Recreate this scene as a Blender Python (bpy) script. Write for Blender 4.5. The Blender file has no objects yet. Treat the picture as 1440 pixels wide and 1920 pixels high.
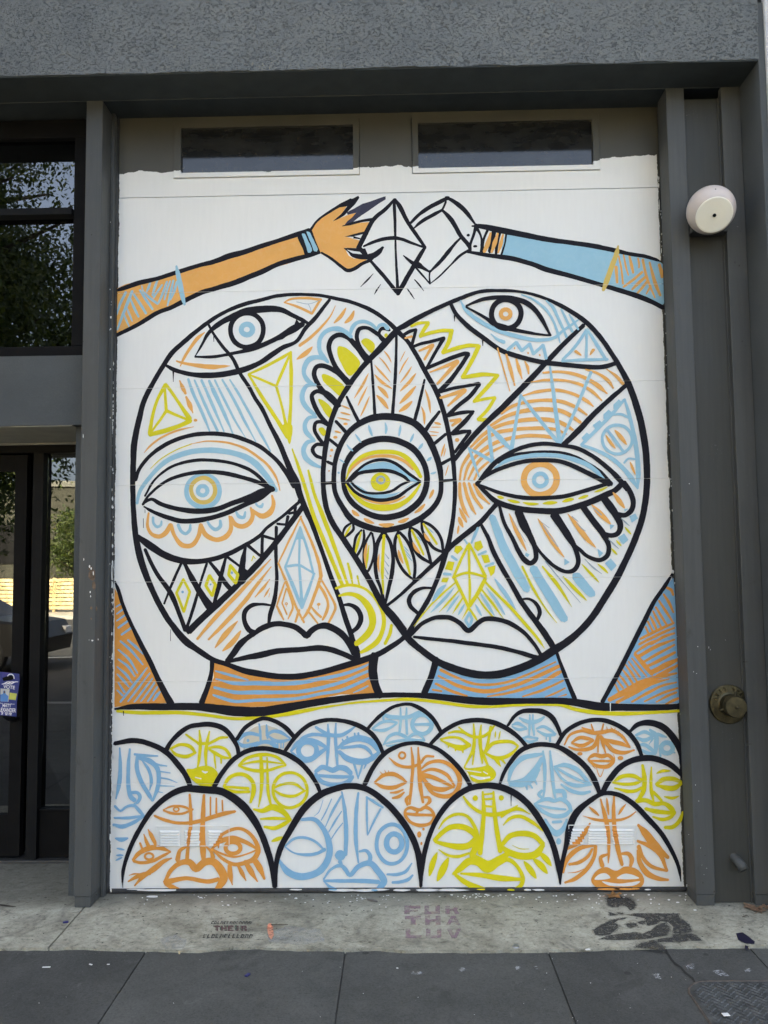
import bpy, bmesh, math, random
from mathutils import Vector, Matrix, noise
from mathutils.geometry import tessellate_polygon
random.seed(7)
SC = bpy.context.scene
COL = SC.collection

# ------------------------------------------------------------------ camera
CAM = Vector((0.0363, -4.2932, 1.6719)); PITCH, YAW, ROLL = .0719, -.0187, -.0109; FPX = 1500.0
_f = Vector((math.sin(YAW)*math.cos(PITCH), math.cos(YAW)*math.cos(PITCH), math.sin(PITCH)))
_r0 = Vector((math.cos(YAW), -math.sin(YAW), 0)); _u0 = _r0.cross(_f)
RT = math.cos(ROLL)*_r0 + math.sin(ROLL)*_u0
UP = -math.sin(ROLL)*_r0 + math.cos(ROLL)*_u0
FW = _f
cd = bpy.data.cameras.new('camera'); cam = bpy.data.objects.new('camera', cd); COL.objects.link(cam)
cd.sensor_fit = 'VERTICAL'; cd.sensor_height = 36; cd.sensor_width = 27; cd.lens = FPX/1920*36
cd.clip_start = .05; cd.clip_end = 600
cam.matrix_world = Matrix(((RT.x, UP.x, -FW.x, CAM.x), (RT.y, UP.y, -FW.y, CAM.y), (RT.z, UP.z, -FW.z, CAM.z), (0, 0, 0, 1)))
SC.camera = cam
SC.render.resolution_x = 768; SC.render.resolution_y = 1024

# ------------------------------------------------------------------ light
SUN_EL, SUN_AZ = math.radians(38), math.radians(-12)      # sun stands behind the building
w = bpy.data.worlds.new('World'); SC.world = w; w.use_nodes = True
nt = w.node_tree; bg = nt.nodes['Background']
sky = nt.nodes.new('ShaderNodeTexSky'); sky.sky_type = 'NISHITA'; sky.sun_disc = False
sky.sun_elevation = SUN_EL; sky.sun_rotation = SUN_AZ
sky.air_density = .45; sky.dust_density = 9; sky.ozone_density = 0
nt.links.new(sky.outputs[0], bg.inputs[0]); bg.inputs[1].default_value = .15
sd = bpy.data.lights.new('sun', 'SUN'); sd.energy = 3.4; sd.angle = math.radians(.5); sd.color = (1, .95, .86)
sun = bpy.data.objects.new('sun', sd); COL.objects.link(sun)
dirs = Vector((math.sin(SUN_AZ)*math.cos(SUN_EL), math.cos(SUN_AZ)*math.cos(SUN_EL), math.sin(SUN_EL)))
sun.rotation_euler = dirs.to_track_quat('Z', 'Y').to_euler(); sun.location = (0, 20, 20)
vs = SC.view_settings; vs.view_transform = 'Standard'; vs.look = 'None'; vs.gamma = 1; vs.use_curve_mapping = False
vs.exposure = 3.50
vs.use_white_balance = True; vs.white_balance_temperature = 7550; vs.white_balance_tint = 2

# ------------------------------------------------------------------ helpers
def P(x, y, Y=0.0):
    """point of the photograph on the vertical plane at depth Y"""
    d = FW + RT*((x-720)/FPX) - UP*((y-960)/FPX)
    return CAM + d*((Y-CAM.y)/d.y)
def G(x, y, z=0.0):
    """point of the photograph on the ground"""
    d = FW + RT*((x-720)/FPX) - UP*((y-960)/FPX)
    return CAM + d*((z-CAM.z)/d.z)

def NM(name):
    m = bpy.data.materials.new(name); m.use_nodes = True
    t = m.node_tree; b = t.nodes['Principled BSDF']
    return m, t, b
def noise_node(t, scale, detail=6, rough=.55, stretch=None, dist=0.0, coord='Object'):
    tc = t.nodes.new('ShaderNodeTexCoord'); n = t.nodes.new('ShaderNodeTexNoise')
    n.inputs['Scale'].default_value = scale; n.inputs['Detail'].default_value = detail
    n.inputs['Roughness'].default_value = rough; n.inputs['Distortion'].default_value = dist
    src = tc.outputs[coord]
    if coord == 'World':
        pass
    if stretch:
        mp = t.nodes.new('ShaderNodeMapping'); mp.inputs['Scale'].default_value = stretch
        t.links.new(src, mp.inputs[0]); src = mp.outputs[0]
    t.links.new(src, n.inputs['Vector']); return n
def ramp(t, src, stops):
    r = t.nodes.new('ShaderNodeValToRGB'); e = r.color_ramp.elements
    while len(e) < len(stops): e.new(.5)
    for k, (p, c) in enumerate(stops):
        e[k].position = p; e[k].color = (*c, 1) if len(c) == 3 else c
    t.links.new(src, r.inputs[0]); return r
def mixc(t, fac, a, b, mode='MIX'):
    m = t.nodes.new('ShaderNodeMix'); m.data_type = 'RGBA'; m.blend_type = mode
    for s, v in ((m.inputs[0], fac), (m.inputs[6], a), (m.inputs[7], b)):
        if hasattr(v, 'links') or isinstance(v, bpy.types.NodeSocket): t.links.new(v, s)
        elif isinstance(v, (int, float)): s.default_value = v
        else: s.default_value = (*v, 1)
    return m.outputs[2]
def bump(t, b, h, strength, dist, prev=None):
    n = t.nodes.new('ShaderNodeBump'); n.inputs['Strength'].default_value = strength; n.inputs['Distance'].default_value = dist
    t.links.new(h, n.inputs['Height'])
    if prev: t.links.new(prev.outputs[0], n.inputs['Normal'])
    t.links.new(n.outputs[0], b.inputs['Normal']); return n
def plain(name, col, rough=.5, metal=0, var=.12, scale=9, bmp=.0, bscale=120, spec=.5):
    m, t, b = NM(name); n = noise_node(t, scale)
    c = [max(0, x*(1-var)) for x in col], [min(1, x*(1+var)) for x in col]
    r = ramp(t, n.outputs[0], [(.3, c[0]), (.7, c[1])]); t.links.new(r.outputs[0], b.inputs['Base Color'])
    b.inputs['Roughness'].default_value = rough; b.inputs['Metallic'].default_value = metal; b.inputs['Specular IOR Level'].default_value = spec
    if bmp: bump(t, b, noise_node(t, bscale, 4).outputs[0], bmp, .002)
    return m

def new_mesh(name, verts, faces, mats=None, parent=None, midx=None, smooth=False):
    me = bpy.data.meshes.new(name); me.from_pydata([tuple(v) for v in verts], [], faces)
    for m in (mats if isinstance(mats, (list, tuple)) else [mats]):
        if m: me.materials.append(m)
    if midx:
        for p, i in zip(me.polygons, midx): p.material_index = i
    if smooth:
        for p in me.polygons: p.use_smooth = True
    me.validate(); me.update()
    o = bpy.data.objects.new(name, me); COL.objects.link(o)
    if parent: o.parent = parent
    return o
def from_bm(name, bm, mats, parent=None, smooth=False):
    me = bpy.data.meshes.new(name); bm.to_mesh(me); bm.free()
    for m in (mats if isinstance(mats, (list, tuple)) else [mats]): me.materials.append(m)
    if smooth:
        for p in me.polygons: p.use_smooth = True
    o = bpy.data.objects.new(name, me); COL.objects.link(o)
    if parent: o.parent = parent
    return o
def add_box(bm, a, b, mat=0):
    (x0, y0, z0), (x1, y1, z1) = a, b
    vs_ = [bm.verts.new(v) for v in ((x0,y0,z0),(x1,y0,z0),(x1,y1,z0),(x0,y1,z0),(x0,y0,z1),(x1,y0,z1),(x1,y1,z1),(x0,y1,z1))]
    for f in ((0,3,2,1),(4,5,6,7),(0,1,5,4),(1,2,6,5),(2,3,7,6),(3,0,4,7)):
        bm.faces.new([vs_[i] for i in f]).material_index = mat
    return vs_
def box(name, a, b, mat, parent=None, bev=0.004, wob=0.0):
    bm = bmesh.new(); add_box(bm, a, b)
    if bev: bmesh.ops.bevel(bm, geom=list(bm.edges), offset=bev, segments=2, affect='EDGES', profile=.5)
    return from_bm(name, bm, mat, parent)
def lathe(profile, n=32):
    """profile of (radius, height) round local z -> bmesh"""
    bm = bmesh.new(); rings = []
    for r, h in profile:
        rings.append([bm.verts.new((r*math.cos(2*math.pi*k/n), r*math.sin(2*math.pi*k/n), h)) for k in range(n)] if r > 1e-6 else [bm.verts.new((0, 0, h))])
    for a, b in zip(rings, rings[1:]):
        for k in range(n):
            k2 = (k+1) % n
            if len(a) == 1 and len(b) == 1: continue
            if len(a) == 1: bm.faces.new((a[0], b[k], b[k2]))
            elif len(b) == 1: bm.faces.new((a[k], a[k2], b[0]))
            else: bm.faces.new((a[k], a[k2], b[k2], b[k]))
    bmesh.ops.recalc_face_normals(bm, faces=bm.faces); return bm
def tube(bm, pts, rad, n=10, mat=0):
    pts = [Vector(p) for p in pts]; rings = []; up = Vector((.13, .31, .94))
    for i, p in enumerate(pts):
        d = (pts[min(i+1, len(pts)-1)] - pts[max(i-1, 0)]).normalized()
        a = d.cross(up).normalized() if abs(d.dot(up)) < .99 else d.cross(Vector((1, 0, 0))).normalized(); b = d.cross(a)
        r = rad[i] if isinstance(rad, (list, tuple)) else rad
        rings.append([bm.verts.new(p + r*(math.cos(2*math.pi*k/n)*a + math.sin(2*math.pi*k/n)*b)) for k in range(n)])
    for A, B in zip(rings, rings[1:]):
        for k in range(n): bm.faces.new((A[k], A[(k+1) % n], B[(k+1) % n], B[k])).material_index = mat
    for R_ in (rings[0], rings[-1]): bm.faces.new(R_).material_index = mat
def empty(name, loc=(0, 0, 0)):
    o = bpy.data.objects.new(name, None); COL.objects.link(o); o.location = loc; o.empty_display_size = .1; return o
def tag(o, label=None, cat=None, group=None, kind=None):
    for k, v in (('label', label), ('category', cat), ('group', group), ('kind', kind)):
        if v: o[k] = v
    return o
def poly_prism(name, pts, y0, y1, mat, parent=None):
    """(x,z) outline extruded between depths y0 (front) and y1"""
    bm = bmesh.new(); f = [bm.verts.new((x, y0, z)) for x, z in pts]; g = [bm.verts.new((x, y1, z)) for x, z in pts]
    bm.faces.new(f); bm.faces.new(g[::-1]); n = len(pts)
    for i in range(n): bm.faces.new((f[i], g[i], g[(i+1) % n], f[(i+1) % n]))
    bmesh.ops.recalc_face_normals(bm, faces=bm.faces); return from_bm(name, bm, mat, parent)

# ------------------------------------------------------------------ materials
def stucco(name, lo, hi, strength=1.0, scale=38):
    m, t, b = NM(name)
    n0 = noise_node(t, 1.3, 4); r = ramp(t, n0.outputs[0], [(.3, lo), (.7, hi)])
    n1 = noise_node(t, scale*1.9, 9, .78, (1.0, 1.0, 1.6), .1)
    big = noise_node(t, 5.5, 3, .5); 
    pit = ramp(t, n1.outputs[0], [(.28, (0, 0, 0)), (.47, (1, 1, 1))])
    wave = noise_node(t, 13, 4, .6, (1, 1, 1.5), .8)
    n2 = noise_node(t, 210, 5, .6)
    c = mixc(t, 1.0, r.outputs[0], ramp(t, n2.outputs[0], [(.3, (.86, .86, .86)), (.7, (1.08, 1.08, 1.08))]).outputs[0], 'MULTIPLY')
    c = mixc(t, 1.0, c, ramp(t, n1.outputs[0], [(.26, (.70, .70, .70)), (.42, (1, 1, 1))]).outputs[0], 'MULTIPLY')
    c = mixc(t, 1.0, c, ramp(t, big.outputs[0], [(.3, (.92, .92, .93)), (.7, (1.07, 1.07, 1.06))]).outputs[0], 'MULTIPLY')
    t.links.new(c, b.inputs['Base Color']); b.inputs['Roughness'].default_value = .85; b.inputs['Specular IOR Level'].default_value = .3
    mid = noise_node(t, 95, 6, .7)
    q = bump(t, b, wave.outputs[0], .5*strength, .012)
    q = bump(t, b, mid.outputs[0], .6*strength, .004, q)
    q = bump(t, b, pit.outputs[0], .6*strength, .006, q)
    q = bump(t, b, n1.outputs[0], .8*strength, .012, q)
    bump(t, b, n2.outputs[0], .6*strength, .0025, q); return m
M_stucco = stucco('grey_stucco', (.148, .163, .166), (.186, .201, .202))
M_stucco2 = stucco('grey_stucco_smooth', (.070, .078, .082), (.085, .094, .098), .35, 55)
M_pale = stucco('pale_render', (.52, .53, .53), (.62, .62, .62), .5, 20)
M_bounce_soffit = plain('bounce_soffit', (.34, .33, .28), .7, bmp=.3, bscale=60)  # light bounced up from the ground is put into this paler colour
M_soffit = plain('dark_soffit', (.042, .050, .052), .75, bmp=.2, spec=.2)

def trim_mat(name, col, streak=.12):
    m, t, b = NM(name)
    n = noise_node(t, 1.6, 5, .6, (1, 1, .5), .3); r = ramp(t, n.outputs[0], [(.32, [c*(1-streak) for c in col]), (.5, col), (.52, [c*(1+streak*.5) for c in col]), (.75, [c*(1+streak*1.2) for c in col])])
    g = noise_node(t, 60, 5, .6, (1, 1, .04)); c0 = mixc(t, 1, r.outputs[0], ramp(t, g.outputs[0], [(.3, (.9, .9, .9)), (.7, (1.08, 1.08, 1.08))]).outputs[0], 'MULTIPLY')
    d = noise_node(t, 14, 7, .75, (1, 1, .6), .4); c1 = mixc(t, ramp(t, d.outputs[0], [(.60, (0, 0, 0)), (.72, (.55, .55, .55))]).outputs[0], c0, (.035, .034, .031))
    s = noise_node(t, 190, 3, .5); sp = ramp(t, s.outputs[0], [(.72, (0, 0, 0)), (.745, (1, 1, 1))])
    k = noise_node(t, 2.6, 2); kk = ramp(t, k.outputs[0], [(.55, (0, 0, 0)), (.7, (1, 1, 1))])
    mul = t.nodes.new('ShaderNodeMath'); mul.operation = 'MULTIPLY'
    t.links.new(sp.outputs[0], mul.inputs[0]); t.links.new(kk.outputs[0], mul.inputs[1])
    c = mixc(t, mul.outputs[0], c1, (.36, .36, .35)); t.links.new(c, b.inputs['Base Color'])
    rr = ramp(t, n.outputs[0], [(.3, (.45, .45, .45)), (.7, (.7, .7, .7))]); t.links.new(rr.outputs[0], b.inputs['Roughness']); b.inputs['Specular IOR Level'].default_value = .35
    q = bump(t, b, g.outputs[0], .35, .002)
    q = bump(t, b, noise_node(t, 9, 4, .6, (1, 1, .4)).outputs[0], .3, .006, q)
    bump(t, b, noise_node(t, 260, 3).outputs[0], .3, .001, q); return m
M_trim = trim_mat('grey_trim_paint', (.066, .069, .067))
M_panel = trim_mat('olive_grey_panel_paint', (.044, .045, .040), .1)
M_frame = plain('black_aluminium', (.0065, .0065, .007), .55, var=.2, bmp=.1, spec=.08)
M_frame2 = plain('dark_grey_frame', (.009, .0095, .0105), .55, var=.15, spec=.1)
M_rubber = plain('worn_rubber', (.03, .03, .031), .6, var=.5, scale=30, bmp=.3)

# garage door: olive grey paint above, white ground coat below with a hand-painted ragged edge
def door_mat():
    m, t, b = NM('white_coated_steel')
    geo = t.nodes.new('ShaderNodeNewGeometry'); sx = t.nodes.new('ShaderNodeSeparateXYZ'); t.links.new(geo.outputs['Position'], sx.inputs[0])
    def mth(op, a, c=None):
        n = t.nodes.new('ShaderNodeMath'); n.operation = op
        for i, v in enumerate((a, c)):
            if v is None: continue
            if isinstance(v, bpy.types.NodeSocket): t.links.new(v, n.inputs[i])
            else: n.inputs[i].default_value = v
        return n.outputs[0]
    def nz(sc, amp, st=None):
        n = noise_node(t, sc, 5, .6, st); return mth('MULTIPLY', mth('SUBTRACT', n.outputs[0], .5), amp)
    X, Z = sx.outputs[0], sx.outputs[2]
    rag = mth('ADD', nz(4.2, .075), nz(30, .018))
    ztop = mth('ADD', mth('MULTIPLY', X, .006), 3.905)           # measured paint edge, a little higher at the right end
    ztop = mth('ADD', ztop, mth('MULTIPLY', mth('GREATER_THAN', X, 1.17), mth('ADD', .010, mth('MULTIPLY', mth('SUBTRACT', X, 1.17), .09))))
    a = mth('GREATER_THAN', mth('ADD', ztop, rag), Z)
    e = mth('ADD', nz(6, .022, (1, 1, 1)), nz(42, .014))
    l = mth('GREATER_THAN', mth('ADD', X, e), -1.5015)
    r = mth('LESS_THAN', mth('ADD', X, mth('ADD', e, nz(1.7, .016))), 1.484)
    bot = mth('GREATER_THAN', mth('ADD', Z, nz(14, .010)), .012)
    mask = mth('MULTIPLY', mth('MULTIPLY', a, l), mth('MULTIPLY', r, bot))
    n0 = noise_node(t, 1.4, 4); wc = ramp(t, n0.outputs[0], [(.3, (.775, .775, .742)), (.7, (.815, .812, .775))])
    n1 = noise_node(t, 55, 3, .5, (1, 1, .12)); wc2 = mixc(t, 1.0, wc.outputs[0], ramp(t, n1.outputs[0], [(.3, (.975, .975, .975)), (.7, (1.0, 1.0, 1.0))]).outputs[0], 'MULTIPLY')
    dark = ramp(t, noise_node(t, 2.5, 4).outputs[0], [(.3, (.064, .062, .050)), (.7, (.078, .075, .061))])
    t.links.new(mixc(t, mask, dark.outputs[0], wc2), b.inputs['Base Color'])
    b.inputs['Roughness'].default_value = .42; b.inputs['Specular IOR Level'].default_value = .3
    q = bump(t, b, noise_node(t, 90, 4, .6, (.25, 1, 1)).outputs[0], .12, .0012)
    q = bump(t, b, noise_node(t, 2.2, 3).outputs[0], .16, .02, q)
    q = bump(t, b, noise_node(t, 26, 5, .7, (1, 1, .5), .6).outputs[0], .15, .003, q)
    bump(t, b, mask, .5, .0012, q); return m
M_door = door_mat()

def paint(name, col, thin=.2, rough=.42, spec=.2):
    """house paint put on with a brush: fine streaks where the coat is thinner"""
    m, t, b = NM(name)
    n = noise_node(t, 26, 6, .65, (1, 1, 1), 1.2); n2 = noise_node(t, 4, 3)
    lite = [c*(1-thin) + .78*thin for c in col]; dark = [c*.93 for c in col]
    r = ramp(t, n.outputs[0], [(.34, lite), (.52, col), (.8, dark)])
    c = mixc(t, .6, r.outputs[0], ramp(t, n2.outputs[0], [(.3, [c*.92 for c in col]), (.7, [min(1, c*1.06) for c in col])]).outputs[0])
    t.links.new(c, b.inputs['Base Color']); b.inputs['Roughness'].default_value = rough; b.inputs['Specular IOR Level'].default_value = spec
    bump(t, b, noise_node(t, 140, 4, .6, (1, 1, .5)).outputs[0], .18, .0009); return m
PAINT = {
 'k': paint('black_paint', (.0125, .0125, .018), .008, .55, .1), 'n': paint('thin_navy_paint', (.035, .034, .062), .05, .4),
 'o': paint('orange_paint', (.80, .40, .105), .12), 'O': paint('deep_orange_paint', (.72, .30, .060), .10),
 'b': paint('pale_blue_paint', (.30, .53, .645), .14), 'B': paint('blue_paint', (.215, .43, .62), .14),
 'y': paint('yellow_paint', (.70, .61, .018), .07), 'm': paint('mustard_paint', (.66, .47, .12), .1),
 'g': paint('thin_blue_grey_paint', (.32, .40, .45), .3), 'T': paint('thin_tan_wash', (.62, .56, .43), .2),
 'w': paint('white_paint', (.78, .78, .75), 0)}
PK = list(PAINT)

def glass_mat(name, tint=(.55, .58, .56), rough=0.0, refl=1.7):
    m, t, b = NM(name); t.nodes.remove(b); out = t.nodes['Material Output']
    fr = t.nodes.new('ShaderNodeFresnel'); fr.inputs[0].default_value = refl
    tr = t.nodes.new('ShaderNodeBsdfTransparent'); tr.inputs[0].default_value = (*tint, 1)
    gl = t.nodes.new('ShaderNodeBsdfGlossy'); gl.inputs['Roughness'].default_value = rough; gl.inputs[0].default_value = (.95, .97, 1, 1)
    mx = t.nodes.new('ShaderNodeMixShader'); t.links.new(fr.outputs[0], mx.inputs[0]); t.links.new(tr.outputs[0], mx.inputs[1]); t.links.new(gl.outputs[0], mx.inputs[2])
    n = noise_node(t, 1.2, 2); bp = t.nodes.new('ShaderNodeBump'); bp.inputs['Strength'].default_value = .06; bp.inputs['Distance'].default_value = .01
    t.links.new(n.outputs[0], bp.inputs['Height']); t.links.new(bp.outputs[0], gl.inputs['Normal'])
    t.links.new(mx.outputs[0], out.inputs[0]); return m
M_glass = glass_mat('window_glass', (.36, .37, .35), 0, 2.25)
def dusty_glass():
    m, t, b = NM('dusty_garage_glass')
    n = noise_node(t, 5, 5, .6, (1, 1, 2.2)); r = ramp(t, n.outputs[0], [(.3, (.008, .008, .008)), (.75, (.034, .035, .034))])
    t.links.new(r.outputs[0], b.inputs['Base Color']); b.inputs['Roughness'].default_value = .07
    b.inputs['IOR'].default_value = 1.6; return m
M_dglass = dusty_glass()

def concrete_mat():
    m, t, b = NM('stained_concrete')
    n0 = noise_node(t, 2.6, 8, .7, None, .5); base = ramp(t, n0.outputs[0], [(.30, (.165, .155, .12)), (.46, (.335, .322, .258)), (.66, (.47, .455, .375))])
    n1 = noise_node(t, 21, 9, .78, (1, 1.3, 1), .5); c = mixc(t, 1, base.outputs[0], ramp(t, n1.outputs[0], [(.33, (.30, .30, .29)), (.45, (.86, .86, .85)), (.66, (1.14, 1.14, 1.14))]).outputs[0], 'MULTIPLY')
    n2 = noise_node(t, 75, 6, .75); c = mixc(t, 1, c, ramp(t, n2.outputs[0], [(.32, (.35, .35, .34)), (.43, (.96, .96, .96)), (.7, (1.14, 1.14, 1.14))]).outputs[0], 'MULTIPLY')
    n3 = noise_node(t, 5.5, 4, .6, None, 1.2); c = mixc(t, ramp(t, n3.outputs[0], [(.56, (0, 0, 0)), (.72, (.6, .6, .6))]).outputs[0], c, (.11, .105, .09))
    geo = t.nodes.new('ShaderNodeNewGeometry'); sx = t.nodes.new('ShaderNodeSeparateXYZ'); t.links.new(geo.outputs['Position'], sx.inputs[0])
    ad = t.nodes.new('ShaderNodeMath'); ad.operation = 'MULTIPLY_ADD'; t.links.new(n1.outputs[0], ad.inputs[0]); ad.inputs[1].default_value = .45; t.links.new(sx.outputs[1], ad.inputs[2])
    gr = ramp(t, ad.outputs[0], [(.02, (0, 0, 0)), (.20, (1, 1, 1))]); c = mixc(t, gr.outputs[0], c, mixc(t, .6, c, (.06, .058, .05)))
    t.links.new(c, b.inputs['Base Color']); b.inputs['Roughness'].default_value = .88; b.inputs['Specular IOR Level'].default_value = .3
    q = bump(t, b, n1.outputs[0], .5, .007); bump(t, b, n2.outputs[0], .8, .003, q); return m
M_conc = concrete_mat()
def slab_mat():
    m, t, b = NM('dark_grey_paving')
    n0 = noise_node(t, 1.4, 8, .68, None, .6, 'World' if False else 'Object'); base = ramp(t, n0.outputs[0], [(.3, (.050, .052, .049)), (.5, (.072, .073, .069)), (.7, (.094, .095, .090))])
    oi = t.nodes.new('ShaderNodeObjectInfo'); v = ramp(t, oi.outputs['Random'], [(0, (.88, .88, .88)), (1, (1.12, 1.12, 1.11))]); c = mixc(t, 1, base.outputs[0], v.outputs[0], 'MULTIPLY')
    n1 = noise_node(t, 110, 7, .8); c = mixc(t, 1, c, ramp(t, n1.outputs[0], [(.30, (.45, .45, .45)), (.45, (.95, .95, .95)), (.7, (1.35, 1.35, 1.35))]).outputs[0], 'MULTIPLY')
    n2 = noise_node(t, 9, 8, .8, (1, 1, 1), .8); c = mixc(t, ramp(t, n2.outputs[0], [(.60, (0, 0, 0)), (.70, (.30, .30, .30))]).outputs[0], c, (.20, .205, .20))
    n3 = noise_node(t, 4.3, 5, .65, (1, 1, 1), .8); c = mixc(t, ramp(t, n3.outputs[0], [(.57, (0, 0, 0)), (.68, (.45, .45, .45))]).outputs[0], c, (.035, .036, .034))
    vo = t.nodes.new('ShaderNodeTexVoronoi'); tc = t.nodes.new('ShaderNodeTexCoord'); t.links.new(tc.outputs['Object'], vo.inputs[0]); vo.inputs['Scale'].default_value = 3.2
    c = mixc(t, ramp(t, vo.outputs['Distance'], [(.045, (.75, .75, .75)), (.062, (0, 0, 0))]).outputs[0], c, (.028, .028, .027))
    t.links.new(c, b.inputs['Base Color']); b.inputs['Roughness'].default_value = .85; b.inputs['Specular IOR Level'].default_value = .3
    q = bump(t, b, n2.outputs[0], .3, .004); bump(t, b, n1.outputs[0], .7, .0022, q); return m
M_slab = slab_mat()
M_asphalt = plain('road_asphalt', (.024, .0245, .025), .9, var=.25, scale=3, bmp=.4)
M_roadline = plain('road_marking_white', (.7, .7, .68), .7)
M_ground = plain('far_ground', (.10, .10, .095), .9)
# ------------------------------------------------------------------ ground
gnd = new_mesh('ground', [(-400, -400, -.16), (400, -400, -.16), (400, 60, -.16), (-400, 60, -.16)], [(0, 1, 2, 3)], M_ground); tag(gnd, kind='structure')
road = new_mesh('road', [(-90, -25.6, -.13), (90, -25.6, -.13), (90, -5.2, -.13), (-90, -5.2, -.13)], [(0, 1, 2, 3)], M_asphalt); tag(road, kind='structure')
for y in (-11.9, -18.6):
    for k in range(-9, 10):
        o = new_mesh('lane_marking', [(k*6-1.6, y-.06, -.126), (k*6+1.6, y-.06, -.126), (k*6+1.6, y+.06, -.126), (k*6-1.6, y+.06, -.126)], [(0, 1, 2, 3)], M_roadline)
        tag(o, kind='structure')
side = empty('sidewalk'); tag(side, kind='structure')
# dark paving slabs in front of the apron; joints where the photograph has them
jx = [-7.2, -6.3, -5.4, -4.5, -3.6, -2.75, -1.93, -1.113, -.2247, .668, 1.56, 2.45, 3.3, 4.2, 5.1, 6.0]
rows = [(-.60, -1.56), (-1.56, -2.45), (-2.45, -3.35), (-3.35, -4.25), (-4.25, -5.15)]
for ri, (y1, y0) in enumerate(rows):
    for a, b in zip(jx, jx[1:]):
        g = .0018
        zt = -.012+random.uniform(-.0012, .0012); ring = []
        cs = [(a+g, y0+g), (b-g, y0+g), (b-g, y1-g), (a+g, y1-g)]
        for (p0, p1) in zip(cs, cs[1:]+cs[:1]):
            nseg = 26
            for k in range(nseg):
                x = p0[0]+(p1[0]-p0[0])*k/nseg; y = p0[1]+(p1[1]-p0[1])*k/nseg
                j = .0022*noise.noise(Vector((x*30, y*30, ri))) - .001; cx_, cy_ = (a+b)/2, (y0+y1)/2
                ring.append((x+(j if x < cx_ else -j)*-1, y+(j if y < cy_ else -j)*-1))
        bm = bmesh.new(); lo = [bm.verts.new((x, y, -.12)) for x, y in ring]; mi_ = [bm.verts.new((x, y, zt-.003)) for x, y in ring]
        cx_, cy_ = (a+b)/2, (y0+y1)/2; hi = [bm.verts.new((x+(cx_-x)*.0022, y+(cy_-y)*.0022, zt)) for x, y in ring]; n_ = len(ring)
        for k in range(n_):
            k2 = (k+1) % n_; bm.faces.new((lo[k], lo[k2], mi_[k2], mi_[k])); bm.faces.new((mi_[k], mi_[k2], hi[k2], hi[k]))
        bm.faces.new(hi); from_bm('paving_slab', bm, M_slab, side)
box('joint_bed', (-7.3, -5.17, -.14), (6.1, -.3, -.02), plain('joint_dirt', (.055, .055, .052), .95), side, 0)
kerb = tag(box('kerb', (-90, -5.32, -.15), (90, -5.16, -.012), plain('kerb_concrete', (.25, .25, .24), .85), None, .01), kind='structure')
fside = tag(box('far_sidewalk', (-90, -29.5, -.14), (90, -25.6, 0.0), plain('far_paving', (.30, .29, .26), .85), None, .01), kind='structure')
# pale apron with an uneven cast edge
apron = empty('apron'); tag(apron, kind='structure')
edge_px = [(-160, 1779), (-60, 1778), (0, 1777), (60, 1777), (97, 1777)], [(99, 1777), (150, 1775), (200, 1778), (270, 1779), (330, 1781), (370, 1782), (400, 1779), (440, 1776), (480, 1775), (515, 1777), (560, 1779), (620, 1778), (650, 1780), (700, 1777), (760, 1782), (830, 1781), (900, 1782), (960, 1781), (1010, 1781), (1060, 1780), (1100, 1779), (1160, 1776), (1200, 1776), (1260, 1774), (1320, 1774), (1380, 1773), (1440, 1772), (1560, 1770)]
def apron_slab(edge, xl, xr):
    top = []
    for (x, y), (x2, y2) in zip(edge, edge[1:]):
        for k in range(6):
            s = k/6; q = G(x+(x2-x)*s, y+(y2-y)*s)
            top.append((q.x, q.y + .006*noise.noise(Vector((q.x*22, 3, 1))) + .003*noise.noise(Vector((q.x*80, 3, 1)))))
    q = G(*edge[-1]); top.append((q.x, q.y))
    top[0] = (xl[1], top[0][1]); top[-1] = (xr[1], top[-1][1])
    pts = top + [(xr[0], .62), (xl[0], .62)]
    bm = bmesh.new(); a = [bm.verts.new((x, y, 0)) for x, y in pts]; f = bm.faces.new(a)
    r = bmesh.ops.extrude_face_region(bm, geom=[f]); bmesh.ops.translate(bm, vec=(0, 0, -.13), verts=[v for v in r['geom'] if isinstance(v, bmesh.types.BMVert)])
    bmesh.ops.recalc_face_normals(bm, faces=bm.faces); return from_bm('concrete_slab', bm, M_conc, apron)
s0 = apron_slab(edge_px[0], (-7, -7), (-1.585, -1.5595)); s1 = apron_slab(edge_px[1], (-1.577, -1.5515), (6, 6))
# sloping joint: shear the two facing ends (top -1.58 at the pillar, -1.556 at the edge) is built into the outlines above

# ------------------------------------------------------------------ building
bld = empty('building'); tag(bld, 'dark grey stucco building front with deep lintel and grey timber pillars round the painted door', 'building')
ZS = 4.21
XL, XR = -9.0, 1.875
# lintel as a finely gridded face so the stucco edge is uneven
def stucco_sheet(name, x0, x1, z0, z1, y0, y1, nx, nz, mat, amp=.006, edge=.006):
    vv, ff = [], []
    for j in range(nz+1):
        for i in range(nx+1):
            x = x0+(x1-x0)*i/nx; z = z0+(z1-z0)*j/nz
            d = amp*noise.fractal(Vector((x*2.1, z*2.6, .3)), .6, 2, 4)
            dz = edge*noise.noise(Vector((x*9, 7.7, 0))) + edge*.6*noise.noise(Vector((x*31, 1.7, 0))) if j == 0 else 0
            vv.append((x, y0+d, z+dz))
    for j in range(nz):
        for i in range(nx):
            a = j*(nx+1)+i; ff.append((a, a+1, a+nx+2, a+nx+1))
    n0 = len(vv)
    for i in range(nx+1): x, y, z = vv[i]; vv.append((x, y1, z0+.0))
    for i in range(nx): ff.append((i, n0+i, n0+i+1, i+1))
    n1 = len(vv); m_ = nz*(nx+1)
    for i in range(nx+1): x, y, z = vv[m_+i]; vv.append((x, y1, z))
    for i in range(nx): ff.append((m_+i+1, n1+i+1, n1+i, m_+i)[::-1])
    return new_mesh(name, vv, ff, mat, bld, smooth=False)
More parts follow.
